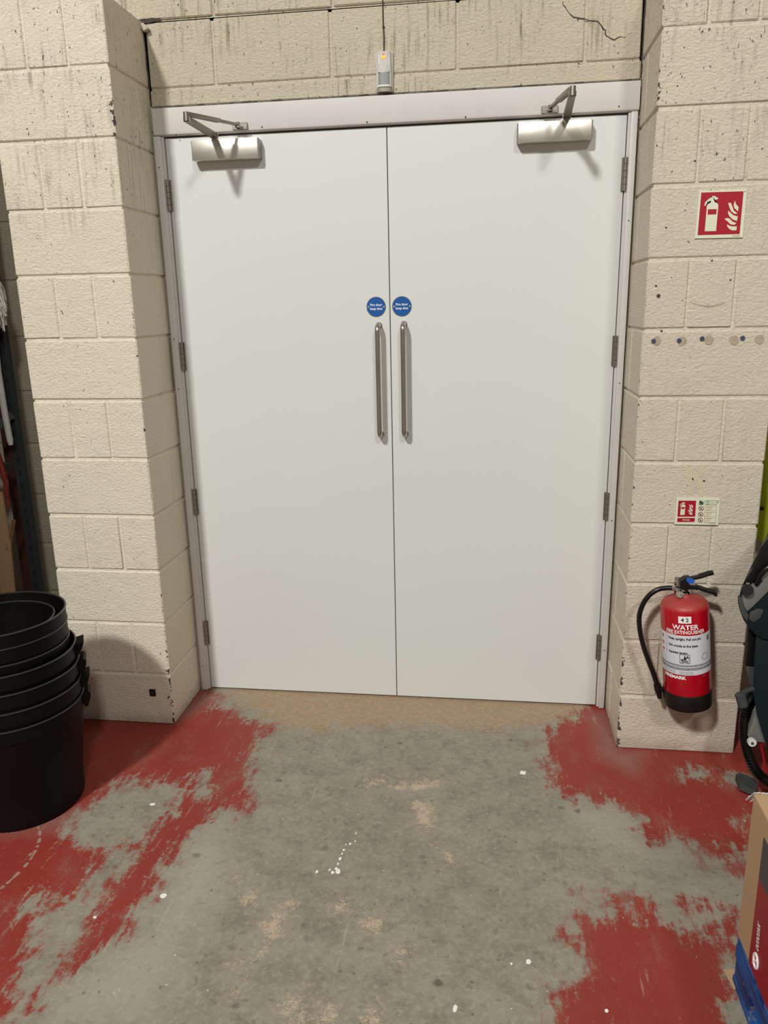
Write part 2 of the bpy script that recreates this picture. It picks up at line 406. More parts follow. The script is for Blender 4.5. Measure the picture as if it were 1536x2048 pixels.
def add_tube(bm, pts, r, seg=12, caps=True):
    pts = [Vector(p) for p in pts]; n = len(pts)
    rs = r if isinstance(r, (list, tuple)) else [r] * n
    t0 = (pts[1] - pts[0]).normalized()
    a = Vector((0, 0, 1)) if abs(t0.z) < 0.9 else Vector((1, 0, 0))
    s = t0.cross(a).normalized(); rings = []
    for i in range(n):
        t = (pts[min(i + 1, n - 1)] - pts[max(i - 1, 0)]).normalized()
        s = (s - t * s.dot(t)).normalized(); u = t.cross(s)
        rings.append([bm.verts.new(pts[i] + (s * math.cos(k * 2 * PI / seg) + u * math.sin(k * 2 * PI / seg)) * rs[i]) for k in range(seg)])
    for i in range(n - 1):
        for k in range(seg):
            bm.faces.new((rings[i][k], rings[i][(k + 1) % seg], rings[i + 1][(k + 1) % seg], rings[i + 1][k]))
    if caps:
        bm.faces.new(rings[0][::-1]); bm.faces.new(rings[-1])
    return bm
def add_lathe(bm, prof, c=(0, 0, 0), seg=48, mat_idx=0):
    c = Vector(c); rings = []
    for r, z in prof:
        if r < 1e-6: rings.append([bm.verts.new(c + Vector((0, 0, z)))])
        else: rings.append([bm.verts.new(c + Vector((r * math.cos(k * 2 * PI / seg), r * math.sin(k * 2 * PI / seg), z))) for k in range(seg)])
    for a, b in zip(rings[:-1], rings[1:]):
        for k in range(seg):
            k2 = (k + 1) % seg
            if len(a) == 1 and len(b) == 1: continue
            if len(a) == 1: bm.faces.new((a[0], b[k2], b[k]))
            elif len(b) == 1: bm.faces.new((a[k], a[k2], b[0]))
            else: bm.faces.new((a[k], a[k2], b[k2], b[k]))
    return bm
def add_disc(bm, c, axis, r, h, seg=28):
    c = Vector(c); ax = Vector(axis).normalized()
    add_tube(bm, [c, c + ax * h], r, seg); return bm
def add_prism(bm, pts, ext):
    """closed polygon of 3-D points pushed along ext"""
    a = [bm.verts.new(Vector(p)) for p in pts]; b = [bm.verts.new(Vector(p) + Vector(ext)) for p in pts]
    n = len(a)
    f1 = bm.faces.new(a); f2 = bm.faces.new(b[::-1])
    for i in range(n): bm.faces.new((a[i], b[i], b[(i + 1) % n], a[(i + 1) % n]))
    bmesh.ops.triangulate(bm, faces=[f1, f2]); return bm
def text_bm(txt, size, align='CENTER', bold=0.0, sx=1.0):
    cu = bpy.data.curves.new('txt', 'FONT'); cu.body = txt; cu.size = size; cu.align_x = align; cu.align_y = 'CENTER'
    cu.offset = bold; cu.resolution_u = 3
    o = bpy.data.objects.new('txt', cu); col.objects.link(o)
    dg = bpy.context.evaluated_depsgraph_get(); dg.update()
    me = bpy.data.meshes.new_from_object(o.evaluated_get(dg))
    bm = new(); bm.from_mesh(me)
    for v in bm.verts: v.co.x *= sx
    col.objects.unlink(o); bpy.data.objects.remove(o); bpy.data.curves.remove(cu); bpy.data.meshes.remove(me)
    return bm
def place_flat(bm, origin, ux, uz):
    """text plane -> world plane"""
    ux, uz, o = Vector(ux), Vector(uz), Vector(origin)
    for v in bm.verts: v.co = o + ux * v.co.x + uz * v.co.y
    return bm

# ------------------------------------------------------------------ setting: floor
XL, XR, DEP = -1.1006, 0.6923, 0.3200          # pier corners and how far the piers stand out
def poly_px(pts): return np.array([[atz(x, y).x, atz(x, y).y] for x, y in pts])
def sdf(poly, X, Y):
    d = np.full(X.shape, 1e9); inside = np.zeros(X.shape, bool); n = len(poly)
    for i in range(n):
        x0, y0 = poly[i]; x1, y1 = poly[(i + 1) % n]
        ex, ey = x1 - x0, y1 - y0
        tt = np.clip(((X - x0) * ex + (Y - y0) * ey) / (ex * ex + ey * ey + 1e-12), 0, 1)
        d = np.minimum(d, np.hypot(X - x0 - tt * ex, Y - y0 - tt * ey))
        cnd = ((y0 > Y) != (y1 > Y)) & (X < ex * (Y - y0) / (ey + 1e-12) + x0)
        inside ^= cnd
    return np.where(inside, d, -d)
def L1(c): return [(x / 2, 1350 + y / 2) for x, y in c]
def L2(c): return [(768 + x / 2, 1350 + y / 2) for x, y in c]
red_left = np.vstack([poly_px(L1([(815, 60), (880, 70), (890, 120), (960, 165), (1090, 200), (1050, 250), (1010, 320), (1000, 400), (1020, 470), (1000, 540),
     (860, 550), (840, 590), (800, 640), (720, 690), (650, 830), (620, 870), (550, 970), (510, 1020), (400, 1100), (300, 1180), (180, 1270), (60, 1370), (-60, 1440)])),
     np.array([[-1.5, -2.2], [-3.2, -2.2], [-3.2, 0.2], [-1.05, 0.2]])])
grey_l1 = poly_px(L1([(330, 540), (400, 505), (480, 430), (600, 430), (700, 440), (695, 540), (650, 590), (560, 650), (420, 690), (310, 665), (275, 630)]))
grey_l2 = poly_px(L1([(400, 700), (530, 700), (430, 850), (330, 1010), (280, 1080), (200, 1180), (90, 1260), (70, 1240), (140, 1120), (130, 1080), (200, 960), (330, 880), (400, 760)]))
grey_l3 = poly_px(L1([(780, 400), (830, 400), (830, 480), (790, 490)]))
grey_l4 = poly_px(L1([(100, 930), (170, 890), (200, 900), (160, 960)]))
red_r1 = np.vstack([poly_px(L2([(780, 150), (660, 210), (620, 300), (645, 380), (650, 450), (740, 490), (870, 512), (960, 540), (1025, 590), (995, 640), (1080, 670), (1150, 645), (1250, 680),
     (1300, 760), (1420, 830), (1480, 800)])), np.array([[1.0, -1.1], [2.4, -1.1], [2.4, 0.2], [0.66, 0.2]])])
red_r2 = np.vstack([poly_px(L2([(960, 880), (1060, 880), (1120, 960), (1270, 1030), (1420, 950), (1430, 1396)])), np.array([[1.2, -2.0], [0.4, -2.0]]),
     poly_px(L2([(640, 1396), (670, 1300), (700, 1230), (770, 1180), (760, 1100), (700, 1050), (730, 1000), (850, 960), (990, 940)]))])
grey_r1 = poly_px(L2([(1120, 850), (1250, 835), (1430, 920), (1400, 960), (1270, 1030), (1150, 970)]))
red_r3 = poly_px(L2([(1220, 890), (1310, 890), (1360, 930), (1270, 970), (1215, 950)]))
half_r = poly_px(L2([(770, 800), (900, 830), (990, 880), (900, 960), (720, 1000), (690, 930)]))
tan_p = [poly_px([(430, 1360), (1180, 1395), (1195, 1425), (1090, 1452), (990, 1462), (768, 1452), (610, 1466), (540, 1450), (505, 1425), (450, 1395)])]
pale_p = [poly_px(L1(c)) for c in ([(1100, 885), (1190, 900), (1130, 1050), (1060, 1130), (960, 1200), (910, 1180), (1010, 1100), (1040, 1000)],
     [(940, 800), (1060, 850), (1020, 930), (960, 890)], [(1290, 910), (1400, 910), (1390, 950), (1300, 950)], [(1100, 1280), (1200, 1260), (1200, 1390), (1100, 1390)],
     [(1270, 1310), (1360, 1290), (1370, 1396), (1270, 1396)], [(1430, 970), (1530, 960), (1510, 1030), (1440, 1030)], [(1470, 420), (1536, 410), (1536, 450), (1480, 450)],
     [(930, 1200), (990, 1200), (980, 1270), (930, 1280)], [(1440, 1330), (1500, 1290), (1536, 1396), (1440, 1396)])] + \
    [poly_px(L2(c)) for c in ([(0, 430), (250, 420), (240, 465), (100, 480), (0, 470)], [(110, 510), (200, 500), (220, 570), (160, 650), (110, 590)], [(200, 680), (290, 700), (310, 750), (240, 740)],
     [(20, 1060), (90, 1070), (70, 1140), (20, 1130)], [(1200, 1180), (1290, 1200), (1400, 1396), (1160, 1396), (1190, 1300)], [(1090, 1190), (1150, 1290), (1110, 1310)],
     [(1300, 1200), (1400, 1250), (1400, 1396), (1330, 1396)])]
dust_p = [poly_px([(350, 1445), (470, 1390), (410, 1380), (350, 1420)]), poly_px(L2([(820, 150), (900, 150), (950, 300), (1050, 310), (1000, 400), (850, 330)])),
          poly_px(L2([(1180, 690), (1430, 760), (1430, 850), (1200, 800)])), poly_px(L1([(0, 540), (330, 540), (300, 620), (0, 640)]))]
def axis(a, b, fa, fb, fine, coarse):
    return np.unique(np.round(np.concatenate([np.arange(a, fa, coarse), np.arange(fa, fb, fine), np.arange(fb, b + coarse, coarse)]), 4))
gx = axis(-4.0, 3.4, -1.75, 1.40, 0.012, 0.15); gy = axis(-6.0, 0.12, -1.90, 0.02, 0.012, 0.15)
GX, GY = np.meshgrid(gx, gy)
red = np.maximum(np.maximum(sdf(red_left, GX, GY), sdf(red_r1, GX, GY)), sdf(red_r2, GX, GY))
small = [poly_px(q) for q in ([(1488, 1640), (1504, 1636), (1502, 1668), (1492, 1664)], [(1476, 1704), (1494, 1712), (1492, 1728), (1482, 1722)], [(1375, 1548), (1415, 1546), (1412, 1553), (1378, 1554)], [(1456, 1552), (1490, 1556), (1488, 1562), (1458, 1560)])]
for g in [grey_l1, grey_l2, grey_l3, grey_l4, grey_r1] + small: red = np.minimum(red, -sdf(g, GX, GY))
red = np.maximum(red, sdf(red_r3, GX, GY)); red = np.maximum(red, np.minimum(sdf(half_r, GX, GY), 0.02) - 0.035)
red = np.clip(red, -0.25, 0.25)
mx = lambda ps: np.clip(np.max([sdf(q, GX, GY) for q in ps], axis=0), -0.3, 0.3)
tanf, palef = mx(tan_p), mx(pale_p)
dustf = np.clip(mx(dust_p) / 0.10 + 0.4, 0, 1)
me = bpy.data.meshes.new('floor')
nx, ny = len(gx), len(gy)
verts = np.stack([GX.ravel(), GY.ravel(), np.zeros(nx * ny)], 1)
idx = np.arange(nx * ny).reshape(ny, nx)
faces = np.stack([idx[:-1, :-1], idx[:-1, 1:], idx[1:, 1:], idx[1:, :-1]], -1).reshape(-1, 4)
me.vertices.add(len(verts)); me.vertices.foreach_set('co', verts.ravel().astype(np.float32))
me.loops.add(faces.size); me.loops.foreach_set('vertex_index', faces.ravel().astype(np.int32))
me.polygons.add(len(faces)); me.polygons.foreach_set('loop_start', np.arange(0, faces.size, 4, dtype=np.int32))
me.update(calc_edges=True)
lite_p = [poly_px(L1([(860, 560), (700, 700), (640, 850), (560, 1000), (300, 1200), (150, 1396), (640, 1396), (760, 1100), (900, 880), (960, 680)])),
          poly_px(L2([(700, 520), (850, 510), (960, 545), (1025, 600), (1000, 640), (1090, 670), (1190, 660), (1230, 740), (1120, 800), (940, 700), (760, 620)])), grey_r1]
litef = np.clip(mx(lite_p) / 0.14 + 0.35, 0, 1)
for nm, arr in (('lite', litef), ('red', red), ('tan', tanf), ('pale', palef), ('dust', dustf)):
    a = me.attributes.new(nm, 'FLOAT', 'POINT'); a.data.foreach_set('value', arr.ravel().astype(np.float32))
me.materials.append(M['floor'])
floor = bpy.data.objects.new('floor', me); link(floor)
tag(floor, 'grey concrete floor with worn red paint in front of the double doors', 'floor', kind='structure')

# ------------------------------------------------------------------ setting: block walls
CO = 0.225; J = 0.0045; REC = 0.0055
def jit(a): return random.uniform(-a, a)
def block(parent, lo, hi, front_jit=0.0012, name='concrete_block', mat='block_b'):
    lo, hi = Vector(lo), Vector(hi)
    bm = box(lo, hi, 0.0042, 1)
    for v in bm.verts:
        v.co += Vector((jit(0.0012), jit(front_jit), jit(0.0012)))
    c = (lo + hi) / 2
    return obj(name, bm, M[mat], parent, smooth=30, origin=c)
def pier(name, x0, x1, joints, label, sfx):
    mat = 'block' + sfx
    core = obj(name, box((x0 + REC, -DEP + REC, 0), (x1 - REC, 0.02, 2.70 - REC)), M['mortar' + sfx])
    tag(core, label, 'wall', kind='structure')
    for r in range(12):
        z0, z1 = r * CO + (J if r else 0), (r + 1) * CO - (J if r < 11 else 0)
        if r % 2 == 1:
            xs = [x0] + joints + [x1]
            for i in range(3):
                a = xs[i] + (J if i else 0); b = xs[i + 1] - (J if i < 2 else 0)
                block(core, (a, -DEP, z0), (b, 0.0, z1), mat=mat)
        else:
            block(core, (x0, -DEP, z0), (x1, -0.112, z1), mat=mat)
            block(core, (x0, -0.104, z0), (x1, 0.0, z1), mat=mat)
    return core
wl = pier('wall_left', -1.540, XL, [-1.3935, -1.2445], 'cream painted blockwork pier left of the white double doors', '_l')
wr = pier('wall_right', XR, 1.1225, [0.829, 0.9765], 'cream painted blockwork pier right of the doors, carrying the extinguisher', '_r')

bmw = new()
add_box(bmw, (-3.4, REC, 0), (XL + 0.01, 0.20, 2.70))
add_box(bmw, (XR - 0.01, REC, 0), (2.8, 0.20, 2.70))
add_box(bmw, (XL, REC, 2.418), (XR, 0.20, 2.70))
add_box(bmw, (-3.4, REC, 2.69), (2.8, 0.20, 3.6))
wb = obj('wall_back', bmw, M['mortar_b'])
tag(wb, 'cream painted blockwork wall set back behind the piers and over the doors', 'wall', kind='structure')
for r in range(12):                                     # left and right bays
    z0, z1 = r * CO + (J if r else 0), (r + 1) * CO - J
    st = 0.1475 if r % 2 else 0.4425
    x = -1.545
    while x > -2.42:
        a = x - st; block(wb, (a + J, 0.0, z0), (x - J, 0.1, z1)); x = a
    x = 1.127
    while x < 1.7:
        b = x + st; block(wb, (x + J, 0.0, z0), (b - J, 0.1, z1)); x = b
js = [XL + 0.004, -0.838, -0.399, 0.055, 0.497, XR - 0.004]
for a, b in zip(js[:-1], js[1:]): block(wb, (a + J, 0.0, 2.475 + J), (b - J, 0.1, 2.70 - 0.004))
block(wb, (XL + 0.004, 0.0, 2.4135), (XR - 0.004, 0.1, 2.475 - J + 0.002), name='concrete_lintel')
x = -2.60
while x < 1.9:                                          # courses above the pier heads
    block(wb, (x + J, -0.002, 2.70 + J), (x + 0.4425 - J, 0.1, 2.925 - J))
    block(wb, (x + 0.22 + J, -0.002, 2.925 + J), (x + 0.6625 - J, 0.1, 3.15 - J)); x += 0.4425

# cracks, mortar, a shadow gap and holes
def ribbon(bm, pts, w, y=-0.0016):
    pts = [Vector(p) for p in pts]; prev = None
    for i, p in enumerate(pts):
        d = (pts[min(i + 1, len(pts) - 1)] - pts[max(i - 1, 0)]); n = Vector((-d.z, 0, d.x)).normalized()
        ww = w * (0.35 + 0.65 * math.sin(PI * (i + 0.6) / (len(pts) + 0.2))) * random.uniform(.6, 1.3)
        q = Vector((p.x, y, p.z))
        cur = (bm.verts.new(q + n * ww / 2), bm.verts.new(q - n * ww / 2))
        if prev: bm.faces.new((prev[0], cur[0], cur[1], prev[1]))
        prev = cur
def jag(pts, k=3, a=0.003):
    out = []
    for p, q in zip(pts[:-1], pts[1:]):
        for i in range(k): out.append(Vector(p).lerp(Vector(q), i / k) + Vector((jit(a), 0, jit(a))))
    out.append(Vector(pts[-1])); return out
bm = new()
ribbon(bm, jag([aty(*p, 0) for p in [(1125, 2), (1133, 20), (1146, 36), (1170, 40), (1195, 45), (1210, 62), (1216, 75), (1230, 80), (1240, 74), (1252, 74)]]), 0.004)
o = obj('crack', bm, M['near_black'], wb); o['kind'] = 'stuff'
bm = new()
ribbon(bm, jag([Vector((XL + 0.0025, 0, z)) for z in (2.70, 2.62, 2.55, 2.50, 2.46, 2.42)], 3, 0.0015), 0.0055)
ribbon(bm, jag([Vector((XR - 0.0035, 0, z)) for z in (2.76, 2.6, 2.5, 2.42)], 4, 0.002), 0.004)
o = obj('corner_crack', bm, M['near_black'], wb); o['kind'] = 'stuff'
bm = new()                                               # open bed joint by the pier head
ribbon(bm, jag([(XL - 0.03, 0, 2.702), (XL + 0.02, 0, 2.703), (XL + 0.07, 0, 2.705)], 3, 0.001), 0.016, -0.003)
obj('open_joint', bm, M['near_black'], wb)
bm = new(); add_prism(bm, [(XL - 0.012, -0.002, 2.692), (XL + 0.012, -0.002, 2.690), (XL + 0.028, -0.002, 2.672), (XL + 0.008, -0.002, 2.664)], (0, -0.022, 0))
obj('mortar_lump', bm, M['mortar_b'], wb)
bm = new()                                               # ragged black line painted as shade in the gap over the frame
x = XL + 0.01
while x < XR - 0.02:
    w = random.uniform(0.02, 0.07); h = random.uniform(0.002, 0.009)
    add_prism(bm, [(x, -0.001, 2.4075), (x + w, -0.001, 2.4075), (x + w * 0.8, -0.001, 2.4075 + h), (x + w * 0.2, -0.001, 2.4075 + h * 0.7)], (0, -0.003, 0)); x += w * 0.9
o = obj('gap_shade', bm, M['near_black'], wb); o['kind'] = 'stuff'
# holes, wall plugs and bare patches on the right pier
for px, py, r in [(1312, 572, .006), (1317, 592, .011), (1323, 662, .006), (1424, 521, .005), (1461, 560, .005), (1304, 683, .004), (1343, 555, .003), (1365, 601, .003), (1332, 455, .005), (1314, 291, .004), (1390, 322, .005), (1408, 962, .006), (1355, 172, .004)]:
    p = aty(px, py, -DEP)
    bm = new(); add_disc(bm, (p.x, -DEP + 0.001, p.z), (0, -1, 0), r * .62, 0.0016, 9); obj('drill_hole', bm, M['near_black'], wr)
for px, py in [(1313, 682), (1364, 682), (1418, 680), (1468, 680), (1519, 679)]:
    p = aty(px, py, -DEP)
    if p.x + .016 < 1.12:
        bm = new(); n = 14
        pts = [(p.x + .0145 * random.uniform(.88, 1.1) * math.cos(k * 2 * PI / n), -DEP + 0.001, p.z + .016 * random.uniform(.88, 1.08) * math.sin(k * 2 * PI / n)) for k in range(n)]
        add_prism(bm, pts, (0, -0.0022, 0)); obj('adhesive_mark', bm, M['mark'], wr)
for px, py in [(1307, 682), (1358, 681), (1404, 677), (1485, 676)]:
    p = aty(px, py, -DEP)
    bm = new(); add_disc(bm, (p.x, -DEP + 0.001, p.z), (0, -1, 0), .0075, 0.005, 14)
    o = obj('wall_plug', bm, M['plug'], wr)
    bm = new(); add_disc(bm, (p.x, -DEP - 0.0035, p.z), (0, -1, 0), .003, 0.001, 10); obj('plug_hole', bm, M['near_black'], o)
bm = new()
for px, py in [(1378, 940), (1402, 940), (1381, 958), (1399, 968), (1379, 982), (1402, 986), (1392, 955)]:
    p = aty(px, py, -DEP); n = 9
    add_prism(bm, [(p.x + .013 * random.uniform(.6, 1.1) * math.cos(k * 2 * PI / n), -DEP + 0.0012, p.z + .017 * random.uniform(.6, 1.1) * math.sin(k * 2 * PI / n)) for k in range(n)], (0, -0.0016, 0))
o = obj('glue_mark', bm, M['tan_mark'], wr); o['kind'] = 'stuff'
bm = new()
pts = [aty(1382 + t * 68, 605 + 8 * math.sin(PI * t), -DEP) for t in [i / 10 for i in range(11)]]
ribbon(bm, pts, 0.007, -DEP - 0.0012); obj('scuff', bm, M['mark'], wr)

# ------------------------------------------------------------------ setting: door frame
def trim(name, lo, hi, label, extra=None, bev=0.003):
    bm = box(lo, hi, bev, 2)
    if extra: add_box(bm, *extra, 0.0015, 1)
    o = obj(name, bm, M['trim'], smooth=40); return tag(o, label, 'trim', kind='structure')
JX0, JX1 = -1.0555, 0.6535
trim('trim_1', (-1.091, -0.022, 0.003), (-1.064, 0.06, 2.309), 'left jamb of the white door frame', ((-1.066, -0.009, 0.003), (JX0, 0.06, 2.309)))
trim('trim_2', (0.6615, -0.022, 0.003), (0.6845, 0.06, 2.309), 'right jamb of the white door frame', ((JX1, -0.009, 0.003), (0.6635, 0.06, 2.309)))
bm = new()
prof = [(-0.022, 2.405), (-0.022, 2.322), (-0.0195, 2.3145), (-0.012, 2.311), (0.0, 2.3105), (0.06, 2.3105), (0.06, 2.405)]
add_prism(bm, [(-1.0875, y, z) for y, z in prof], (1.7745, 0, 0))
tag(obj('trim_3', bm, M['trim'], smooth=35), 'white timber head board across the top of the door frame', 'trim', kind='structure')
bm = new()
for px, py in [(352, 270), (524, 254), (734, 244), (931, 234), (1238, 213)]:
    p = aty(px, py, -0.022); add_disc(bm, (p.x, -0.0215, p.z), (0, -1, 0), 0.0028, 0.0012, 8)
o = obj('nail_hole', bm, M['near_black'], bpy.data.objects['trim_3']); o['kind'] = 'stuff'
for nm, xx, pts in (('trim_1', -1.078, (1.56, 1.36, 0.12, 2.2)), ('trim_2', 0.673, (1.95, 1.37, 0.83, 0.27))):
    bm = new()
    for z in pts: add_disc(bm, (xx, -0.0215, z), (0, -1, 0), 0.0026, 0.0012, 8)
    o = obj('nail_hole', bm, M['near_black'], bpy.data.objects[nm]); o['kind'] = 'stuff'
tag(obj('trim_4', box((XL, 0.047, 0), (XR, 0.075, 2.42)), M['gap']), 'black sheet painted as the shade in the gaps around the door leaves', 'trim', kind='structure')  # black sheet standing in for the shade inside the door gaps

# ------------------------------------------------------------------ door leaves
def hinge(parent, x, zc, side):
    h = new(); H = 0.112
    # two knuckle halves either side of the leaf edge
    add_tube(h, [(x, -0.0115, zc - H / 2), (x, -0.0115, zc + H / 2)], 0.0068, 12)
    o = obj('hinge', h, M['steel_d'], parent, smooth=40)
    p = new(); add_box(p, (x - 0.0115, -0.0065, zc - H / 2), (x + 0.0115, -0.001, zc + H / 2), 0.001)
    obj('hinge_plate', p, M['steel_d'], o)
    k = new()
    for dz in (-0.034, -0.011, 0.011, 0.034): add_tube(k, [(x, -0.0115, zc + dz - .0007), (x, -0.0115, zc + dz + .0007)], 0.0072, 12)
    obj('knuckle_joint', k, M['gap'], o)

def closer(parent, x0, x1, zb, zt, spindle, elbow, foot, lab):
    D = 0.046
    bm = new(); add_box(bm, (x0 + .004, -D, zb), (x1 - .004, -0.001, zt), 0.0015, 2)
    o = obj('door_closer', bm, M['steel'], parent, smooth=40, origin=((x0 + x1) / 2, -0.03, (zb + zt) / 2)); o['label'] = lab
    off = Vector(o.location)
    def sub(name, bm, mat, sm=40):
        bmesh.ops.translate(bm, vec=-off, verts=bm.verts); return obj(name, bm, mat, o, smooth=sm)
    c = new()
    add_box(c, (x0, -D + .004, zb + .001), (x0 + .006, -0.001, zt - .001), 0.002); add_box(c, (x1 - .006, -D + .004, zb + .001), (x1, -0.001, zt - .001), 0.002)
    sub('end_cap', c, M['steel_d'])
    a = new()
    sp, el, ft = Vector(spindle), Vector(elbow), Vector(foot)
    add_tube(a, [(sp.x, sp.y, zt - .002), (sp.x, sp.y, sp.z + .006)], 0.011, 16)
    add_bar(a, sp, el, 0.026, 0.012, bev=0.002, w2=0.020)
    add_tube(a, [el + Vector((0, 0, -.006)), el + Vector((0, 0, .022))], 0.010, 16)
    sub('main_arm', a, M['steel_d'])
    f = new(); e2 = el + Vector((0, 0, .016)); f2 = Vector((ft.x, ft.y, ft.z))
    mid = e2.lerp(f2, 0.62)
    add_bar(f, e2, mid, 0.022, 0.0125, bev=0.002); add_bar(f, e2.lerp(f2, 0.5), f2, 0.013, 0.009, bev=0.0015)
    sub('fore_arm', f, M['steel_d'])
    b = new(); add_box(b, (ft.x - .029, -0.030, ft.z - .013), (ft.x + .029, -0.0215, ft.z + .012), 0.002)
    add_box(b, (ft.x - .008, ft.y - .012, ft.z - .012), (ft.x + .008, -0.026, ft.z - .006), 0.001)
    add_tube(b, [(ft.x, ft.y, ft.z - .012), (ft.x, ft.y, ft.z + .008)], 0.008, 12)
    sub('arm_shoe', b, M['steel_v'])
    s = new()
    for dx in (-.021, .021): add_disc(s, (ft.x + dx, -0.0295, ft.z), (0, -1, 0), 0.0045, 0.0014, 12)
    sub('screw', s, M['steel_d'])

def pull_handle(parent, x, zt, zb, lab):
    r, d, R = 0.0102, 0.050, 0.022
    pts = [(x, 0.0, zt)]
    pts += [(x, -d + R - R * math.sin(a), zt - R + R * math.cos(a)) for a in [i * PI / 16 for i in range(9)]]
    pts = [Vector((x, 0, zt)), Vector((x, -0.02, zt))] + [Vector(p) for p in pts[1:]]
    low = [Vector((x, -d + R - R * math.cos(a), zb + R - R * math.sin(a))) for a in [i * PI / 16 for i in range(9)]]
    low += [Vector((x, -0.02, zb)), Vector((x, 0, zb))]
    bm = new(); add_tube(bm, pts + low, r, 20)
    o = obj('pull_handle', bm, M['steel_v'], parent, smooth=60); o['label'] = lab
    b = new()
    for z in (zt, zb): add_disc(b, (x, 0, z), (0, -1, 0), 0.0125, 0.002, 20)
    obj('handle_rose', b, M['steel_d'], o, smooth=40)

def disc_sign(parent, x, z, lab):
    bm = new(); add_disc(bm, (x, 0.0, z), (0, -1, 0), 0.0378, 0.0016, 48)
    o = obj('fire_door_sign', bm, M['steel_d'], parent, label=lab)
    b = new(); add_disc(b, (x, -0.0014, z), (0, -1, 0), 0.0362, 0.0008, 48); obj('sign_face', b, M['blue'], o)
    for txt, dz in (('Fire door', 0.0072), ('keep shut', -0.0072)):
        tb = text_bm(txt, 0.0125, bold=0.00022, sx=0.98); place_flat(tb, (x, -0.0026, z + dz), (1, 0, 0), (0, 0, 1))
        obj('lettering', tb, M['white_ink'], o)
    s = new()
    for dx in (-.0305, .0305):
        add_disc(s, (x + dx, -0.0018, z), (0, -1, 0), 0.0036, 0.0012, 12)
    so = obj('screw', s, M['steel'], o)
LEAF = 0.0
for nm, a, b, lab, side in (('door_1', -1.0525, -0.2036, 'left leaf of the white double fire doors, shut', -1), ('door_2', -0.2002, 0.6508, 'right leaf of the white double fire doors, shut, lightly scuffed low down', 1)):
    o = obj(nm, box((a, LEAF, 0.007), (b, 0.046, 2.3045), 0.0012), M['door']); tag(o, lab, 'door', kind='structure')
    if side < 0:
        for z in (2.101, 1.490, 0.880, 0.278): hinge(o, -1.0545, z, -1)
        closer(o, -0.936, -0.676, 2.214, 2.284, (-0.845, -0.036, 2.298), (-0.855, -0.285, 2.303), (-0.747, -0.052, 2.328), 'left satin steel overhead door closer with folded arm')
        pull_handle(o, -0.2460, 1.599, 1.170, 'tall steel pull handle on the left leaf'); disc_sign(o, -0.2555, 1.669, 'round blue fire door sign on the left leaf')
    else:
        for z in (2.108, 1.490, 0.885, 0.277): hinge(o, 0.6525, z, 1)
        closer(o, 0.269, 0.530, 2.222, 2.287, (0.440, -0.036, 2.301), (0.4345, -0.285, 2.314), (0.381, -0.052, 2.328), 'right satin steel overhead door closer with folded arm')
        pull_handle(o, -0.1475, 1.602, 1.172, 'tall steel pull handle on the right leaf'); disc_sign(o, -0.1550, 1.669, 'round blue fire door sign on the right leaf')

# ------------------------------------------------------------------ detector over the doors
t = thing('motion_detector', 'white plastic motion detector with glowing amber light above the doors', 'detector', (-0.205, 0, 2.414))
W, H = 0.031, 0.1335
bm = new(); add_box(bm, (-W, -0.012, 0.004), (W, 0.002, H), 0.003, 2); obj('back_plate', bm, M['pir_white'], t, smooth=40)
bm = new(); n = 14
fy = lambda x: -0.013 - 0.022 * max(0.0, 1 - (abs(x) / (W - .003)) ** 2.6) ** 0.5
prof = [(-W + .003 + (2 * W - .006) * (0.5 - 0.5 * math.cos(PI * k / n)), 0) for k in range(n + 1)]
prof = [(x, fy(x)) for x, y in prof]
add_prism(bm, [(x, y, 0.016) for x, y in prof], (0, 0, 0.046)); obj('lower_cover', bm, M['pir_white'], t, smooth=50)
bm = new(); add_prism(bm, [(x, y * 0.97, 0.062) for x, y in prof], (0, 0, H - 0.066)); obj('upper_cover', bm, M['pir_gloss'], t, smooth=50)
bm = new(); LW = 0.0205
fr = [(LW * (-1 + 2 * k / 10), fy(LW * (-1 + 2 * k / 10)) - .0010) for k in range(11)]
add_prism(bm, [(x, y, 0.024) for x, y in fr] + [(LW, -.015, .024), (-LW, -.015, .024)], (0, 0, 0.037)); obj('lens', bm, M['pir_grey'], t, smooth=50)
bm = new(); add_prism(bm, [(x, y - .0006, 0.061) for x, y in fr] + [(LW, -.015, .061), (-LW, -.015, .061)], (0, 0, 0.0022)); obj('lens_hood', bm, M['steel_d'], t)
bm = new()
add_prism(bm, [(x * 1.02, y - 0.0015, 0.0) for x, y in prof], (0, 0, 0.013)); obj('base_cap', bm, M['pir_olive'], t, smooth=50)
for nm, dx, z, hh, mt in (('indicator_light', -0.004, 0.104, 0.012, 'led'), ('indicator_light', 0.006, 0.106, 0.009, 'led'), ('alarm_light', 0.0, 0.117, 0.007, 'led_red')):
    bm = new(); add_box(bm, (dx - .0035, -0.0362, z), (dx + .0035, -0.030, z + hh), 0.001); obj(nm, bm, M[mt], t)
bm = new()
for dx in (-0.009, 0.009):
    add_tube(bm, spline([(dx, fy(dx) * .97, 0.102), (dx * 1.05, fy(dx) * .97, 0.085), (dx * 0.5, fy(dx * .5) * .97, 0.068)], 4), 0.0014, 6)
for dx, z0, z1 in ((-0.017, 0.118, 0.09), (0.018, 0.108, 0.085), (0.021, 0.12, 0.07)):
    add_tube(bm, [(dx, fy(dx) * .97, z0), (dx, fy(dx) * .97, z1)], 0.0011, 6)
obj('light_pipe', bm, M['white_ink'], t, smooth=60)
bm = new(); add_tube(bm, spline([(-0.2065, -0.003, 2.546), (-0.2055, -0.0035, 2.60), (-0.2075, -0.003, 2.66), (-0.2065, -0.0035, 2.9)], 6), 0.0022, 8)
tag(obj('cable', bm, M['near_black'], smooth=60), 'thin dark cable running up the wall from the motion detector', 'cable')
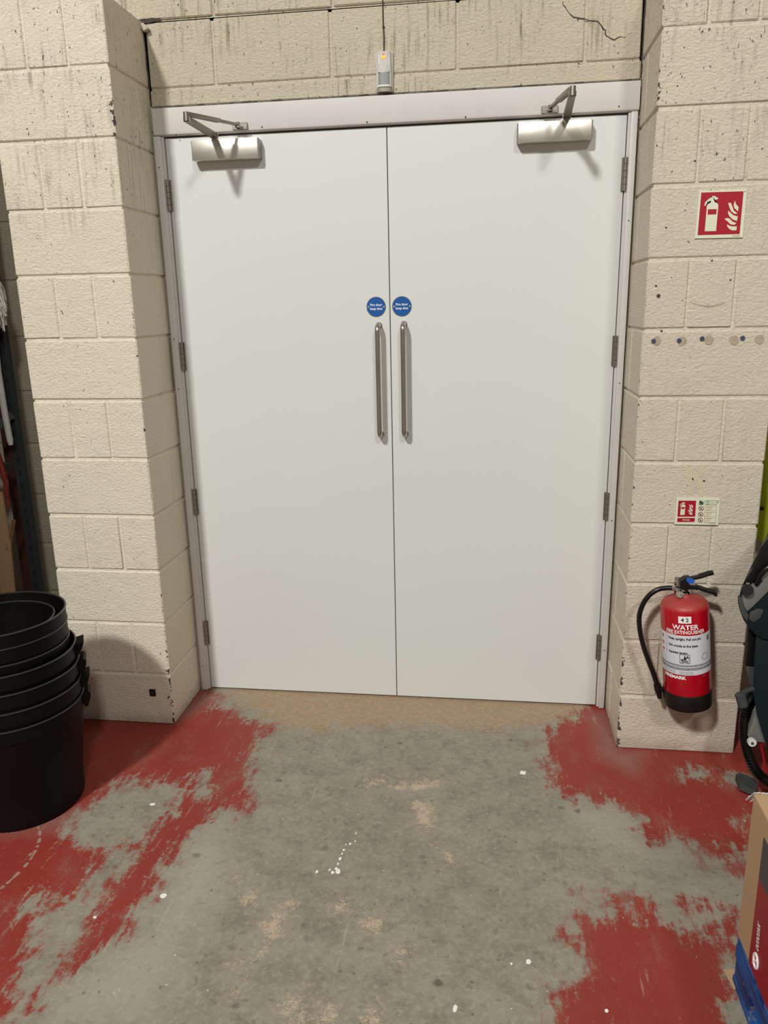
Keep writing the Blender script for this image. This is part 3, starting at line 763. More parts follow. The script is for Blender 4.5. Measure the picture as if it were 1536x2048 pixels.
bm = new(); add_box(bm, (-0.2105, -0.0065, 2.626), (-0.2025, 0.0, 2.631), 0.001); obj('cable_clip', bm, M['near_black'], bpy.data.objects['cable'])

# ------------------------------------------------------------------ small black socket cover on the left pier
t = thing('wall_socket', 'small square black plastic fitting low on the left pier', 'socket', (-1.1805, -DEP, 0.1435))
bm = new(); add_box(bm, (-0.0125, -0.008, -0.0145), (0.0125, 0.001, 0.0145), 0.001); obj('plate', bm, M['black_plastic'], t)
bm = new(); add_bar(bm, (-.006, -.0085, .006), (.006, -.0085, -.006), .0025, .0015, upv=(0, 1, 0)); add_bar(bm, (.006, -.0085, .006), (-.006, -.0085, -.006), .0025, .0015, upv=(0, 1, 0))
obj('cross_slot', bm, M['mgrey_d'], t)

# ------------------------------------------------------------------ signs
SY = -DEP - 0.0035
def Z4(c): return [aty(1370 + x / 11.815, 360 + y / 11.815, SY - 0.0006) for x, y in c]
def Z5(c): return [aty(1330 + x / 11.815, 980 + y / 11.815, SY - 0.0006) for x, y in c]
def flat(name, pts, mat, parent, d=0.0005, shift=0.0):
    bm = new(); add_prism(bm, [(p.x, SY - 0.0004 - shift, p.z) for p in pts], (0, -d, 0)); return obj(name, bm, mat, parent)
def circ_pts(f, cx, cy, rx, ry, n=24): return f([(cx + rx * math.cos(k * 2 * PI / n), cy + ry * math.sin(k * 2 * PI / n)) for k in range(n)])
def symbol(f, par, sx, sy, ox, oy):
    g = lambda c: f([(ox + x * sx, oy + y * sy) for x, y in c])
    flat('extinguisher_symbol', g([(465, 1212), (733, 1205), (788, 600), (770, 555), (735, 535), (700, 520), (700, 495), (715, 470), (760, 460), (780, 440), (775, 412), (735, 405), (718, 378), (650, 378), (632, 408),
        (590, 420), (530, 470), (475, 530), (458, 610), (478, 612), (500, 570), (560, 515), (605, 480), (612, 520), (600, 540), (550, 560), (518, 605)]), M['glow_sign'], par)
    flat('symbol_band', g([(543, 692), (748, 688), (737, 808), (533, 818)]), M['red_sign'], par, shift=0.0006)
    for c in ([(1175, 488), (1150, 590), (1165, 660), (1250, 740), (1265, 640), (1210, 580)],
              [(1020, 538), (1085, 545), (1115, 620), (1150, 720), (1240, 795), (1170, 800), (1090, 740), (1050, 650)],
              [(1018, 720), (1080, 780), (1150, 835), (1245, 862), (1225, 968), (1130, 935), (1050, 860), (1018, 790)],
              [(930, 925), (1000, 895), (1060, 920), (1120, 985), (1215, 1022), (1160, 1060), (1070, 1045), (1010, 980)],
              [(990, 1045), (1050, 1080), (1130, 1100), (1225, 1095), (1212, 1190), (1110, 1190), (1040, 1150), (1000, 1100)]):
        flat('flame_symbol', g(c), M['glow_sign'], par)
def plate(name, corners, label, cat):
    t = thing(name, label, cat, (corners[0].x + .07, -DEP, corners[2].z))
    off = Vector(t.location)
    t.location = (0, 0, 0)
    bm = new(); add_prism(bm, [(p.x, -DEP + 0.001, p.z) for p in corners], (0, -0.0049, 0)); obj('plate', bm, M['glow_sign'], t)
    return t
s1 = plate('fire_extinguisher_sign', [Vector((0.837, 0, 2.0045)), Vector((0.982, 0, 2.0035)), Vector((0.982, 0, 1.8595)), Vector((0.8345, 0, 1.861))], 'square red sign with white extinguisher and flames, high on right pier', 'sign')
flat('red_panel', Z4([(385, 297), (1385, 265), (1290, 1277), (297, 1305)]), M['red_sign'], s1, d=0.0003)
symbol(Z4, s1, 1, 1, 0, 0)
tb = text_bm('firesafe', 0.0085, sx=0.9); p = Z4([(1205, 1318)])[0]; place_flat(tb, (p.x, SY - 0.0009, p.z), (1, 0, 0), (0, 0, 1)); obj('lettering', tb, M['faded_red_ink'], s1)
bm = new(); p = Z4([(1422, 272)])[0]; add_disc(bm, (p.x, SY - .0004, p.z), (0, -1, 0), .0017, .0008, 10); obj('nail', bm, M['near_black'], s1)

s2 = plate('water_extinguisher_sign', [Vector((0.8415, 0, 0.9995)), Vector((0.9875, 0, 0.998)), Vector((0.9885, 0, 0.9025)), Vector((0.8405, 0, 0.9025))], 'small water extinguisher instruction sign just above the red extinguisher', 'sign')
flat('red_panel', Z5([(320, 252), (735, 252), (712, 630), (293, 632)]), M['red_sign'], s2, d=0.0003)
flat('water_panel', Z5([(293, 662), (706, 660), (698, 755), (286, 757)]), M['red_sign'], s2, d=0.0003)
symbol(Z5, s2, 0.385, 0.362, 178, 152)
p = Z5([(496, 710)])[0]; tb = text_bm('WATER', 0.0070, bold=0.0002, sx=1.02); place_flat(tb, (p.x, SY - .0012, p.z), (1, 0, 0), (0, 0, 1)); obj('lettering', tb, M['glow_sign'], s2)
def frame_box(x0, y0, x1, y1, mat, w=9):
    for c in ([(x0, y0), (x1, y0), (x1, y0 + w), (x0, y0 + w)], [(x0, y1 - w), (x1, y1 - w), (x1, y1), (x0, y1)], [(x0, y0), (x0 + w, y0), (x0 + w, y1), (x0, y1)], [(x1 - w, y0), (x1, y0), (x1, y1), (x1 - w, y1)]):
        flat('box_outline', Z5(c), mat, s2)
flat('green_pictogram', Z5([(810, 255), (912, 250), (908, 352), (802, 354)]), M['green_ink'], s2)
flat('pictogram_mark', Z5([(812, 258), (850, 260), (905, 300), (880, 318), (840, 300)]), M['black_ink'], s2, shift=.0006)
flat('pictogram_mark', Z5([(850, 262), (905, 258), (905, 285), (870, 278)]), M['glow_sign'], s2, shift=.0006)
frame_box(948, 250, 1228, 352, M['green_ink'])
words = ['For use on', 'wood paper', 'textiles']
def tiny(txt, px, py, mat, size=0.0031):
    p = Z5([(px, py)])[0]; tb = text_bm(txt, size, 'LEFT', bold=0.00006); place_flat(tb, (p.x, SY - .0012, p.z), (1, 0, 0), (0, 0, 1)); obj('lettering', tb, mat, s2)
for i, w in enumerate(['WOOD', 'PAPER AND TEXTILE', 'FIRES']): tiny(w, 980, 272 + i * 30, M['green_ink'])
for j, (y0, ws) in enumerate(((385, ['DO NOT USE', 'on live electrical', 'equipment']), (523, ['DO NOT USE', 'on flammable', 'liquids']), (660, ['DO NOT USE', 'on cooking', 'oil fires']))):
    frame_box(938 - j * 6, y0, 1222 - j * 8, y0 + 108, M['faded_red_ink'], 7)
    for i, w in enumerate(ws): tiny(w, 976 - j * 8, y0 + 22 + i * 30, M['faded_red_ink'])
    cx, cy = 855 - j * 10, y0 + 54
    flat('prohibition_ring', circ_pts(Z5, cx, cy, 62, 56), M['maroon_ink'], s2)
    flat('ring_face', circ_pts(Z5, cx, cy, 46, 42), M['glow_sign'], s2, shift=.0006)
    flat('pictogram_mark', Z5([(cx - 22, cy + 22), (cx + 26, cy + 24), (cx + 6, cy - 8), (cx - 4, cy - 30), (cx - 12, cy)]), M['black_ink'], s2, shift=.0011)
    flat('prohibition_bar', Z5([(cx - 40, cy - 30), (cx - 32, cy - 38), (cx + 40, cy + 30), (cx + 32, cy + 38)]), M['maroon_ink'], s2, shift=.0014)
tiny('firesafe', 1040, 783, M['faded_red_ink'], 0.0075)
for px, py in ((1265, 262), (1253, 298)):
    flat('nail', circ_pts(Z5, px, py, 14, 11, 10), M['near_black'], s2)

# ------------------------------------------------------------------ fire extinguisher
AX = Vector((0.912, -0.422, 0.261)); TILT = -0.104
ex = thing('fire_extinguisher', 'red water fire extinguisher hanging slightly tilted on the right pier', 'extinguisher', AX, (0, TILT, 0))
MX = Matrix.Translation(AX) @ Matrix.Rotation(TILT, 4, 'Y'); MI = MX.inverted()
ER = 0.0805
bm = new()
add_lathe(bm, [(0, .012), (ER - .004, .012), (ER, .02), (ER, .374), (ER * .988, .3825), (ER * .95, .390), (ER * .87, .3975), (ER * .72, .4045), (ER * .52, .4095), (.027, .4125), (.022, .418), (.0205, .426), (0, .426)], seg=64)
obj('cylinder', bm, M['ext_red'], ex, smooth=40)
bm = new(); add_lathe(bm, [(0, 0), (ER - .008, 0), (ER + .001, .003), (ER + .0032, .010), (ER + .0032, .060), (ER + .0015, .0635), (ER - .001, .064)], seg=64)
obj('base_skirt', bm, M['black_plastic'], ex, smooth=40)
FRONT = -PI / 2 + (-0.22)        # the printed side looks towards the room, slightly to the left
def cyl(u, v, lift):
    a = FRONT + u / ER; r = ER + lift
    return Vector((r * math.cos(a), r * math.sin(a), v))
def band(name, u0, u1, v0, v1, lift, mat, parent=ex, thick=0.0005):
    bm = new(); n = max(2, int(abs(u1 - u0) / 0.006)); rows = []
    for k in range(n + 1):
        u = u0 + (u1 - u0) * k / n
        rows.append((bm.verts.new(cyl(u, v0, lift)), bm.verts.new(cyl(u, v1, lift)), bm.verts.new(cyl(u, v1, lift - thick)), bm.verts.new(cyl(u, v0, lift - thick))))
    for a, b in zip(rows[:-1], rows[1:]):
        for i in range(4): bm.faces.new((a[i], b[i], b[(i + 1) % 4], a[(i + 1) % 4]))
    bm.faces.new(rows[0]); bm.faces.new(rows[-1][::-1])
    return obj(name, bm, mat, parent, smooth=35)
def ctext(txt, u, v, size, mat, align='CENTER', bold=0.0, sx=1.0, lift=0.0014, parent=ex, name='lettering'):
    bm = text_bm(txt, size, align, bold, sx)
    for vv in bm.verts: vv.co = cyl(u + vv.co.x, v + vv.co.y, lift)
    return obj(name, bm, mat, parent)
lab = band('label', -.115, .115, .1475, .2965, .0006, M['label'])
band('number_sticker', -.021, .021, .3425, .3675, .0007, M['white_ink'])
ctext('4 2', 0, .3545, .019, M['black_ink'], bold=.0005)
ctext('WATER', 0.001, .3265, .0245, M['white_ink'], bold=.0006, sx=1.02)
ctext('FIRE EXTINGUISHER', 0.0, .3085, .0175, M['white_ink'], bold=.0004, sx=0.86)
ctext('9 LITRE CAPACITY', -.052, .2998, .0055, M['white_ink']); ctext('EN3', .057, .2998, .0055, M['white_ink'])
for i, (a, b) in enumerate((('1.', 'Keep upright. Pull out pin.'), ('2.', 'Aim nozzle at fire base.'), ('3.', 'Squeeze levers.'))):
    v = .283 - i * .0255
    ctext(a, -.072, v, .0105, M['grey_ink'], 'LEFT', parent=lab); ctext(b, -.059, v, .0118, M['black_ink'], 'LEFT', bold=.0004, sx=.9, parent=lab)
    band('step_pictogram', -.098, -.080, v - .010, v + .008, .0010, M['white_ink'], lab)
    band('pictogram_mark', -.090, -.083, v - .008, v + .004, .0013, M['red_sign'], lab); band('pictogram_mark', -.096, -.092, v - .004, v + .003, .0013, M['grey_ink'], lab)
band('step_pictogram', .082, .094, .268, .285, .001, M['green_ink'], lab)
for q in ((-.017, -.0155, 0, .034), (.0155, .017, 0, .034), (-.017, .017, 0, .0015), (-.017, .017, .0325, .034), (-.003, .004, .012, .024), (-.001, .002, .02, .03), (-.013, -.004, .012, .016)):
    band('fire_class_symbol', q[0] - .004, q[1] - .004, .1925 + q[2], .1925 + q[3], .0010, M['black_ink'], lab)
ctext('A', .005, .2155, .016, M['black_ink'], bold=.0005, parent=lab)
bm = new()
for sg in (1, -1):
    pts = [cyl(-.004 - .012 + .024 * k / 6, .1965 + (.008 * k / 6 if sg > 0 else .008 - .008 * k / 6), .0014) for k in range(7)]
    add_tube(bm, pts, .0012, 6)
obj('crossed_logs', bm, M['black_ink'], lab)
bm = new(); pts = [cyl(.068 + .012 * math.cos(k * PI / 12), .213 + .012 * math.sin(k * PI / 12), .0008) for k in range(25)]
add_tube(bm, pts, .0009, 6); obj('approval_mark', bm, M['grey_ink'], lab)
band('warning_strip', -.115, .115, .1795, .1865, .0009, M['grey_ink'], lab); band('warning_strip', -.115, .115, .1665, .1755, .0009, M['grey_ink'], lab)
ctext('WARNING: DO NOT USE ON LIVE ELECTRICAL EQUIPMENT', 0, .183, .0072, M['label'], sx=.95, lift=.0016, parent=lab)
ctext('PROTECT FROM FREEZING  RECHARGE AFTER USE', 0, .171, .0072, M['label'], sx=.95, lift=.0016, parent=lab)
for i in range(3): ctext('Service every twelve months', -.062, .1620 - i * .0048, .0042, M['grey_ink'], parent=lab); ctext('Certified to British Standard', .0, .1605 - i * .0048, .0040, M['grey_ink'], parent=lab)
ctext('FIREMARK', -.043, .1365, .0160, M['white_ink'], bold=.0008, sx=1.1)
ctext('safe', .062, .139, .008, M['faded_red_ink'])
def loc(px, py, y): return MI @ aty(px, py, y)
# valve
bm = new(); add_lathe(bm, [(.0, .424), (.021, .424), (.021, .430), (.0145, .434), (.0145, .448), (.0165, .450), (.0165, .462), (0, .462)], seg=24); obj('valve_body', bm, M['chrome'], ex, smooth=40)
g = loc(1362, 1190, -.449); bm = new(); add_disc(bm, g + Vector((0, .02, 0)), (-.15, -1, .1), .0115, .024, 8); gg = obj('pressure_gauge', bm, M['chrome'], ex, smooth=40)
bm = new(); add_disc(bm, g + Vector((0.001, -.004, 0.0005)), (-.15, -1, .1), .0045, .0015, 12); obj('gauge_face', bm, M['grey_ink'], gg)
bm = new(); add_tube(bm, [loc(1366, 1178, -.43), loc(1356, 1177, -.43), loc(1352, 1177, -.43), loc(1343, 1176, -.43)], [.006, .007, .0098, .0098], 14); obj('hose_ferrule', bm, M['chrome'], ex, smooth=40)
def lever(name, px, w, h, y=-.43):
    pts = [loc(x, yy, y) for x, yy in px]; bm = new()
    for a, b, ww, w2 in zip(pts[:-1], pts[1:], w[:-1], w[1:]): add_bar(bm, a, b + (b - a).normalized() * .002, ww, h, upv=(0.3, 0, 1), bev=.002, w2=w2)
    return obj(name, bm, M['black_plastic'], ex, smooth=40)
bm = new(); a = loc(1360, 1164, -.43); b = loc(1379, 1182, -.43)
add_prism(bm, [loc(x, y, -.445) for x, y in [(1360, 1164), (1372, 1156), (1382, 1156), (1379, 1168), (1376, 1184), (1360, 1177)]], MI.to_3x3() @ Vector((0, .03, 0))); obj('head_casing', bm, M['black_plastic'], ex, smooth=30)
lever('upper_lever', [(1366, 1163), (1380, 1157), (1400, 1153), (1419, 1147), (1425, 1146)], (.020, .024, .024, .022, .018), .009)
lever('lower_lever', [(1370, 1172), (1392, 1174), (1410, 1180), (1427, 1185), (1432, 1190)], (.018, .024, .022, .020, .018), .010)
bm = new(); add_prism(bm, [loc(x, y, -.450) for x, y in [(1372, 1160), (1376, 1156.5), (1386, 1158), (1390.5, 1162.5), (1384, 1168.5), (1377, 1166.5)]], MI.to_3x3() @ Vector((0, .004, 0))); obj('security_seal', bm, M['blue_tag'], ex, label='bright blue plastic seal')
hp = [(1346, 1176), (1332, 1176), (1316, 1179), (1299, 1190), (1286, 1208), (1278.5, 1232), (1280, 1262), (1287, 1293), (1297, 1322), (1307, 1348), (1314.5, 1372)]
ys = [-.43, -.43, -.43, -.43, -.43, -.42, -.42, -.41, -.41, -.41, -.41]
bm = new(); add_tube(bm, spline([loc(x, y, yy) for (x, y), yy in zip(hp, ys)], 6), .0088, 14); obj('hose', bm, M['rubber'], ex, smooth=60)
bm = new(); add_tube(bm, [loc(1314.5, 1369, -.41), loc(1316, 1380, -.41), loc(1317.5, 1385, -.41), loc(1319, 1396, -.41)], [.0135, .0125, .0105, .0075], 14)
add_bar(bm, loc(1316, 1379, -.41), loc(1334, 1378, -.41), .016, .016, bev=.002); obj('nozzle_clip', bm, M['black_plastic'], ex, smooth=40)
bm = new(); pk = MI @ Vector((0.874, -.40, .685)); add_bar(bm, MI @ Vector((0.873, -.42, .690)), MI @ Vector((0.873, -DEP - .001, .690)), .03, .005); add_bar(bm, MI @ Vector((0.873, -DEP - .003, .705)), MI @ Vector((0.873, -DEP - .003, .60)), .03, .004, upv=(0, 1, 0))
obj('hanging_bracket', bm, M['steel_d'], ex)

# ------------------------------------------------------------------ stack of black bins
BW = dict(c0=(-1.440, -0.852), c1=(-1.425, -0.865))
specs = [  # rim radius, rim height, base radius, base height, lug side count, label
    (.236, .389, .193, .000, True, 'bottommost black bin of the stack, standing on the floor'),
    (.236, .452, .186, .064, True, 'black bin second from the bottom of the stack'),
    (.234, .515, .186, .128, True, 'black bin third from the bottom of the stack'),
    (.229, .577, .184, .192, True, 'black bin fourth from the bottom, the last with side lugs'),
    (.211, .606, .166, .268, False, 'smaller black bin sunk inside the lugged bins of the stack'),
    (.211, .662, .166, .330, False, 'black bin just under the topmost rim of the stack'),
    (.211, .709, .166, .392, False, 'topmost black bin of the stack, open with a wide rim'),
    (.174, .688, .136, .470, False, 'smallest black bin, nested inside the topmost bin')]
for i, (rr, rz, br, bz, lug, lb) in enumerate(specs):
    f = rz / .72; cx = BW['c0'][0] + (BW['c1'][0] - BW['c0'][0]) * f; cy = BW['c0'][1] + (BW['c1'][1] - BW['c0'][1]) * f
    b = thing('black_bin', lb, 'bin', (cx, cy, bz), (0, 0, 0), 'stacked black bins')
    h = rz - bz; w = .0035
    bm = new()
    add_lathe(bm, [(0, .004), (br - .006, .004), (br - .001, .0), (br + .002, .006), (br + .0035, .03), (br + .0025, .033)] +
              [(br + (rr - .008 - br) * k / 4 if k else br + .0025, .033 + (h - .033 - .052) * k / 4) for k in range(1, 5)] +
              [(rr - .004, h - .050), (rr - .003, h - .006)] +
              [(rr - .008, h - .004), (rr - .010, h - .05), (br - .002, .012), (0, .012)], seg=72)
    obj('shell', bm, M['bin'], b, smooth=32)
    bm = new(); add_lathe(bm, [(rr - .007, h - .004), (rr - .007, h - .001), (rr - .005, h), (rr - .002, h), (rr, h - .0015), (rr, h - .004), (rr - .003, h - .0055), (rr - .007, h - .004)], seg=72)
    obj('rim', bm, M['bin_rim'], b, smooth=50)
    if lug:
        for a in (0.50, PI + 0.50):
            ux, uy = math.cos(a), math.sin(a); R0 = rr - .006
            P = lambda dr, dt, z: Vector((ux * (R0 + dr) - uy * dt, uy * (R0 + dr) + ux * dt, z))
            bm = new()
            if i % 2: pr = [(0, h - .010), (.030, h - .004), (.022, h - .028), (.010, h - .048), (0, h - .050)]
            else: pr = [(0, h - .010), (.018, h - .004), (.026, h - .012), (.024, h - .028), (.012, h - .060), (0, h - .062)]
            add_prism(bm, [P(d, -.035, z) for d, z in pr], P(0, .035, 0) - P(0, -.035, 0)); obj('lug', bm, M['bin'], b, smooth=30)

# ------------------------------------------------------------------ left bay: rack and what is on it
rk = thing('shelving_rack', 'blue-grey slotted steel rack post and shelves beside the left pier', 'rack', (0, 0, 0))
RX1, RX0, RY1, RY0 = -1.683, -2.55, -0.175, -0.93
def post(x, y, sx, sy):
    bm = new(); add_box(bm, (min(x, x - sx * .052), y - .002, 0), (max(x, x - sx * .052), y + .002, 2.66)); add_box(bm, (x - .002, min(y, y - sy * .030), 0), (x + .002, max(y, y - sy * .030), 2.66))
    o = obj('post', bm, M['rack'], rk)
    s = new()
    for k in range(48):
        z = .06 + k * .054
        add_box(s, (x - sx * .033 - .005, y - .0035, z), (x - sx * .033 + .005, y + .0035, z + .022))
    so = obj('slot', s, M['gap'], o); so['kind'] = 'stuff'
    return o
post(RX1, RY1 - .02, 1, 1)
post(RX1, RY0, 1, -1); post(RX0, RY1, -1, 1); post(RX0, RY0, -1, -1)
SH = (0.30, 1.085, 1.90, 2.62)
for z in SH:
    bm = new(); add_box(bm, (RX0, RY0, z - .028), (RX1 - .066, RY1 - .02, z), .002); obj('shelf', bm, M['rack'], rk)
bm = new(); add_bar(bm, aty(24, 828, -.215), aty(-60, 905, -.30), .030, .006, upv=(0, 1, 0)); obj('brace', bm, M['mgrey_d'], rk)
bm = new(); p = aty(27, 834, -.205); add_disc(bm, p, (0.2, -1, 0), .008, .006, 10); obj('bolt', bm, M['steel'], rk)
bm = new(); add_box(bm, (-1.86, -.075, 0), (-1.815, -.03, 2.35), .003)
tag(obj('timber_post', bm, M['rust']), 'dark reddish post behind the steel rack, against the wall', 'post')
for z, hh, nm in ((SH[0], .62, 'unseen brown carton added for shade on the lowest rack shelf'), (SH[1], .70, 'unseen brown carton added for shade on the middle rack shelf'), (SH[2], .66, 'unseen brown carton added for shade on the upper rack shelf')):  # out-of-view cartons added to keep light out of the left bay
    c = thing('shade_carton', nm, 'box', (-2.12, -.66, z), group='unseen cartons added for shade')
    bm = box((-.375, -.26, 0), (.375, .24, hh), .003); obj('carton', bm, M['card_dark'], c)
    bm = box((-.03, -.262, hh - .002), (.03, .242, hh + .001)); obj('tape', bm, M['card'], c)
# cardboard sheet leaning inside the rack end
bm = new(); a = [aty(-40, 985, -.30), aty(2, 985, -.30), aty(19, 1092, -.30), aty(33, 1240, -.30), aty(-40, 1240, -.30)]
add_prism(bm, a, (0, .012, 0)); cs = obj('cardboard_sheet', bm, M['card']); tag(cs, 'flat brown cardboard sheet standing behind the black bins at left', 'cardboard')
bm = new(); a = aty(27, 1040, -.27); b = aty(17, 1098, -.29); add_bar(bm, a, b, .004, .03, upv=(0, 1, 0)); obj('corrugated_edge', bm, M['card_dark'], cs)
bm = new(); add_tube(bm, spline([aty(-8, 900, -.28), aty(2, 930, -.28), aty(10, 962, -.28), aty(14, 990, -.28), aty(18, 1014, -.28)], 5), [.012] * 10 + [.009] * 6 + [.007] * 5, 10)
tag(obj('orange_strap', bm, M['orange'], smooth=60), 'orange plastic strap hanging below the middle rack shelf', 'strap')
mp = thing('mop', 'shaggy white mop with pale tube handle hanging at the left edge', 'mop', (0, 0, 0))
bm = new(); add_tube(bm, [aty(-22, 560, -.24), aty(-4, 740, -.24), aty(10, 828, -.24), aty(20, 880, -.24), aty(22, 890, -.24)], [.0125] * 4 + [.009], 12); obj('handle', bm, M['pole'], mp, smooth=60)
bm = new()
for k in range(150):
    a = aty(-24 + random.uniform(-6, 8), 545 + random.uniform(-8, 10), -.25 + random.uniform(-.02, .02))
    e = aty(random.uniform(-22, 15), random.uniform(600, 668), -.25 + random.uniform(-.05, .03))
    m = a.lerp(e, .5) + Vector((random.uniform(0, .022), random.uniform(-.02, .01), random.uniform(0, .02)))
    add_tube(bm, spline([a, m, e], 3), .0022, 5)
o = obj('strands', bm, M['strand'], mp, smooth=80); o['kind'] = 'stuff'

# ------------------------------------------------------------------ right: carton on a blue pallet
BX, BY1, BZ0, BZ1 = 0.816, -1.383, 0.142, 0.543
def pt(p): return (p.x, p.y, p.z)
pal = thing('pallet', 'blue painted wooden pallet under the red and brown carton', 'pallet', (BX, BY1, 0))
for y in (BY1 - .11, BY1 - .56, BY1 - 1.03):
    bm = box((0.002, y - BY1, 0.022), (0.145, y - BY1 + .105, .116), .003); obj('block', bm, M['pallet'], pal)
    bm = box((0.43, y - BY1, 0.022), (0.575, y - BY1 + .105, .116), .003); obj('block', bm, M['pallet'], pal)
for k in range(6):
    bm = box((0.0, -.125 - k * .19, .117), (0.80, -.005 - k * .19, .1395), .003); obj('deck_board', bm, M['pallet'], pal)
for x in (0.0, .43):
    bm = box((x, -1.06, 0.0), (x + .145, .0, .022), .003); obj('bottom_board', bm, M['pallet'], pal)
bm = box((0.0, -1.06, .078), (.022, 0.0, .116), .003); obj('side_rail', bm, M['pallet'], pal)
bx = thing('carton', 'brown carton with red and dark grey print on the blue pallet', 'box', (BX, BY1, BZ0))
hh = BZ1 - BZ0
bm = box((0, -.95, 0), (.60, 0, hh), .004, 2); obj('carton_body', bm, M['card'], bx)
bm = box((-.0008, -.945, hh - .0515), (.0, -.086, hh - .0515 + .0005)); bm.free()
y1 = -.090
bm = box((-.0009, -.94, .003), (.0005, y1, hh * .60)); obj('red_panel', bm, M['carton_red'], bx)
bm = box((-.0009, -.94, hh * .60), (.0005, y1, hh - .052)); obj('grey_panel', bm, M['carton_grey'], bx)
pa, pb = atx(1516, 1902, BX), atx(1520.5, 1848, BX)
tb = text_bm('ococoxx', .034, 'LEFT', bold=.0008)
wd = max(v.co.x for v in tb.verts)
for v in tb.verts:
    q = pa.lerp(pb, v.co.x / wd); v.co = Vector((-.0016, q.y - BY1 - v.co.y, q.z - BZ0))
obj('lettering', tb, M['white_ink'], bx)
pc = atx(1513, 1922, BX); bm = new(); ring = []
for k in range(25):
    a = k * PI / 12; ring.append(Vector((-.0012, pc.y - BY1 + .013 * math.cos(a), pc.z - BZ0 + .017 * math.sin(a))))
add_tube(bm, ring, .0036, 6, caps=False); add_tube(bm, [ring[9].lerp(ring[21], .25), ring[9].lerp(ring[21], 1.25)], .003, 6); obj('emblem', bm, M['white_ink'], bx, smooth=60)
bm = new()
for k in range(7):
    a0 = Vector((0.002 + k * .010, .002, hh - .002)); q = Vector((-.010 + k * .004, .012 + jit(.006), hh - .026 + jit(.012)))
    add_prism(bm, [a0, a0 + Vector((.014, 0, .002)), q + Vector((.012, .004, 0)), q], (0, .0012, .0012))
obj('tape_end', bm, M['tape'], bx, label='crumpled clear tape end')
bm = new(); ps = [atz(x, y, .004) for x, y in [(1446, 1940), (1476, 1938), (1470, 1982), (1464, 1974)]]
add_prism(bm, ps, (0, 0, .002)); tag(obj('cardboard_scrap', bm, M['card']), 'torn brown cardboard scrap on the floor beside the pallet', 'cardboard')

# ------------------------------------------------------------------ right: floor cleaning machine
mc = thing('floor_scrubber', 'dark teal and grey floor cleaning machine standing by the right pier', 'machine', (0, 0, 0))
MY = -0.60
def mprism(name, px, y, depth, mat, parent=mc, bev=0.0, sm=30, lab=None):
    bm = new(); add_prism(bm, [aty(a, b, y) for a, b in px], (depth * .44 if depth > .04 else 0, depth, 0))     # the machine is turned a little
    if bev:
        es = [e for e in bm.edges if len(e.link_faces) == 2 and e.calc_face_angle(0) > 0.9]
        bmesh.ops.bevel(bm, geom=es, offset=bev, segments=2, profile=0.5, affect='EDGES', clamp_overlap=True)
    return obj(name, bm, mat, parent, smooth=sm, label=lab)
head = [(1620, 1060), (1560, 1064), (1533, 1082), (1521, 1098), (1512, 1126), (1505, 1140), (1492, 1158), (1483, 1174), (1479, 1190), (1477, 1202), (1480, 1222), (1487, 1240), (1498, 1256), (1510, 1268), (1524, 1277), (1560, 1284), (1640, 1284)]
mprism('console', head, MY, .22, M['teal'], bev=.012)
mprism('console_panel', [(1560, 1120), (1538, 1132), (1520, 1146), (1508, 1166), (1488, 1182), (1484, 1196), (1489, 1214), (1494, 1224), (1506, 1214), (1536, 1184), (1570, 1150)], MY - .006, .012, M['mgrey'], bev=.003, lab='scratched pale grey control panel')
mprism('hood', [(1600, 1058), (1560, 1062), (1533, 1080), (1520, 1097), (1511, 1125), (1503, 1141), (1492, 1156), (1488, 1164), (1500, 1167), (1512, 1158), (1524, 1138), (1545, 1120), (1600, 1100)], MY - .012, .05, M['black_plastic'], bev=.005)
mprism('panel_recess', [(1500, 1226), (1516, 1218), (1528, 1220), (1522, 1236), (1508, 1246), (1498, 1240)], MY - .006, .012, M['mgrey_d'], bev=.003)
mprism('console_edge', [(1478, 1192), (1484, 1196), (1490, 1218), (1498, 1232), (1494, 1244), (1484, 1230), (1478, 1210)], MY - .009, .014, M['mgrey_d'], bev=.002)
bm = new(); p = aty(1494, 1179, MY - .008); add_disc(bm, p, (-.2, -1, .25), .018, .016, 20); obj('knob', bm, M['black_plastic'], mc, smooth=40)
bm = new(); add_bar(bm, aty(1512, 1172, MY - .007), aty(1523, 1160, MY - .007), .007, .006, upv=(0, 1, 0)); obj('key_slot', bm, M['black_plastic'], mc)
bm = new(); p = aty(1495, 1166, MY - .004); add_disc(bm, p, (0, -1, .3), .006, .004, 12); obj('latch', bm, M['chrome'], mc, smooth=40)
bm = new(); add_tube(bm, spline([aty(1512, 1166, MY - .01), aty(1524, 1146, MY - .02), aty(1545, 1130, MY - .02), aty(1600, 1110, MY - .01)], 6), .009, 10); obj('grab_rail', bm, M['rubber'], mc, smooth=60)
mprism('tank', [(1513, 1262), (1508, 1320), (1506, 1380), (1512, 1425), (1524, 1466), (1536, 1500), (1700, 1500), (1700, 1262)], MY + .01, .26, M['teal'], bev=.010)
mprism('side_column', [(1497, 1252), (1494, 1300), (1491, 1332), (1510, 1334), (1516, 1262)], MY + .04, .20, M['black_plastic'], bev=.003)
mprism('lower_panel', [(1491, 1332), (1503, 1388), (1511, 1390), (1512, 1334)], MY + .04, .20, M['mgrey_d'], bev=.003)
mprism('squeegee_bracket', [(1512, 1425), (1506, 1445), (1496, 1472), (1500, 1482), (1536, 1486), (1530, 1472), (1519, 1440)], MY + .02, .03, M['mgrey'], bev=.003)
bm = new(); p = aty(1502, 1482, MY + .0); add_disc(bm, p, (0, -1, .1), .014, .014, 16); bo = obj('pivot_bolt', bm, M['pole'], mc, smooth=40)
bm = new(); add_disc(bm, p + Vector((0, -.014, 0)), (0, -1, .1), .005, .003, 6); obj('bolt_socket', bm, M['mgrey_d'], bo)
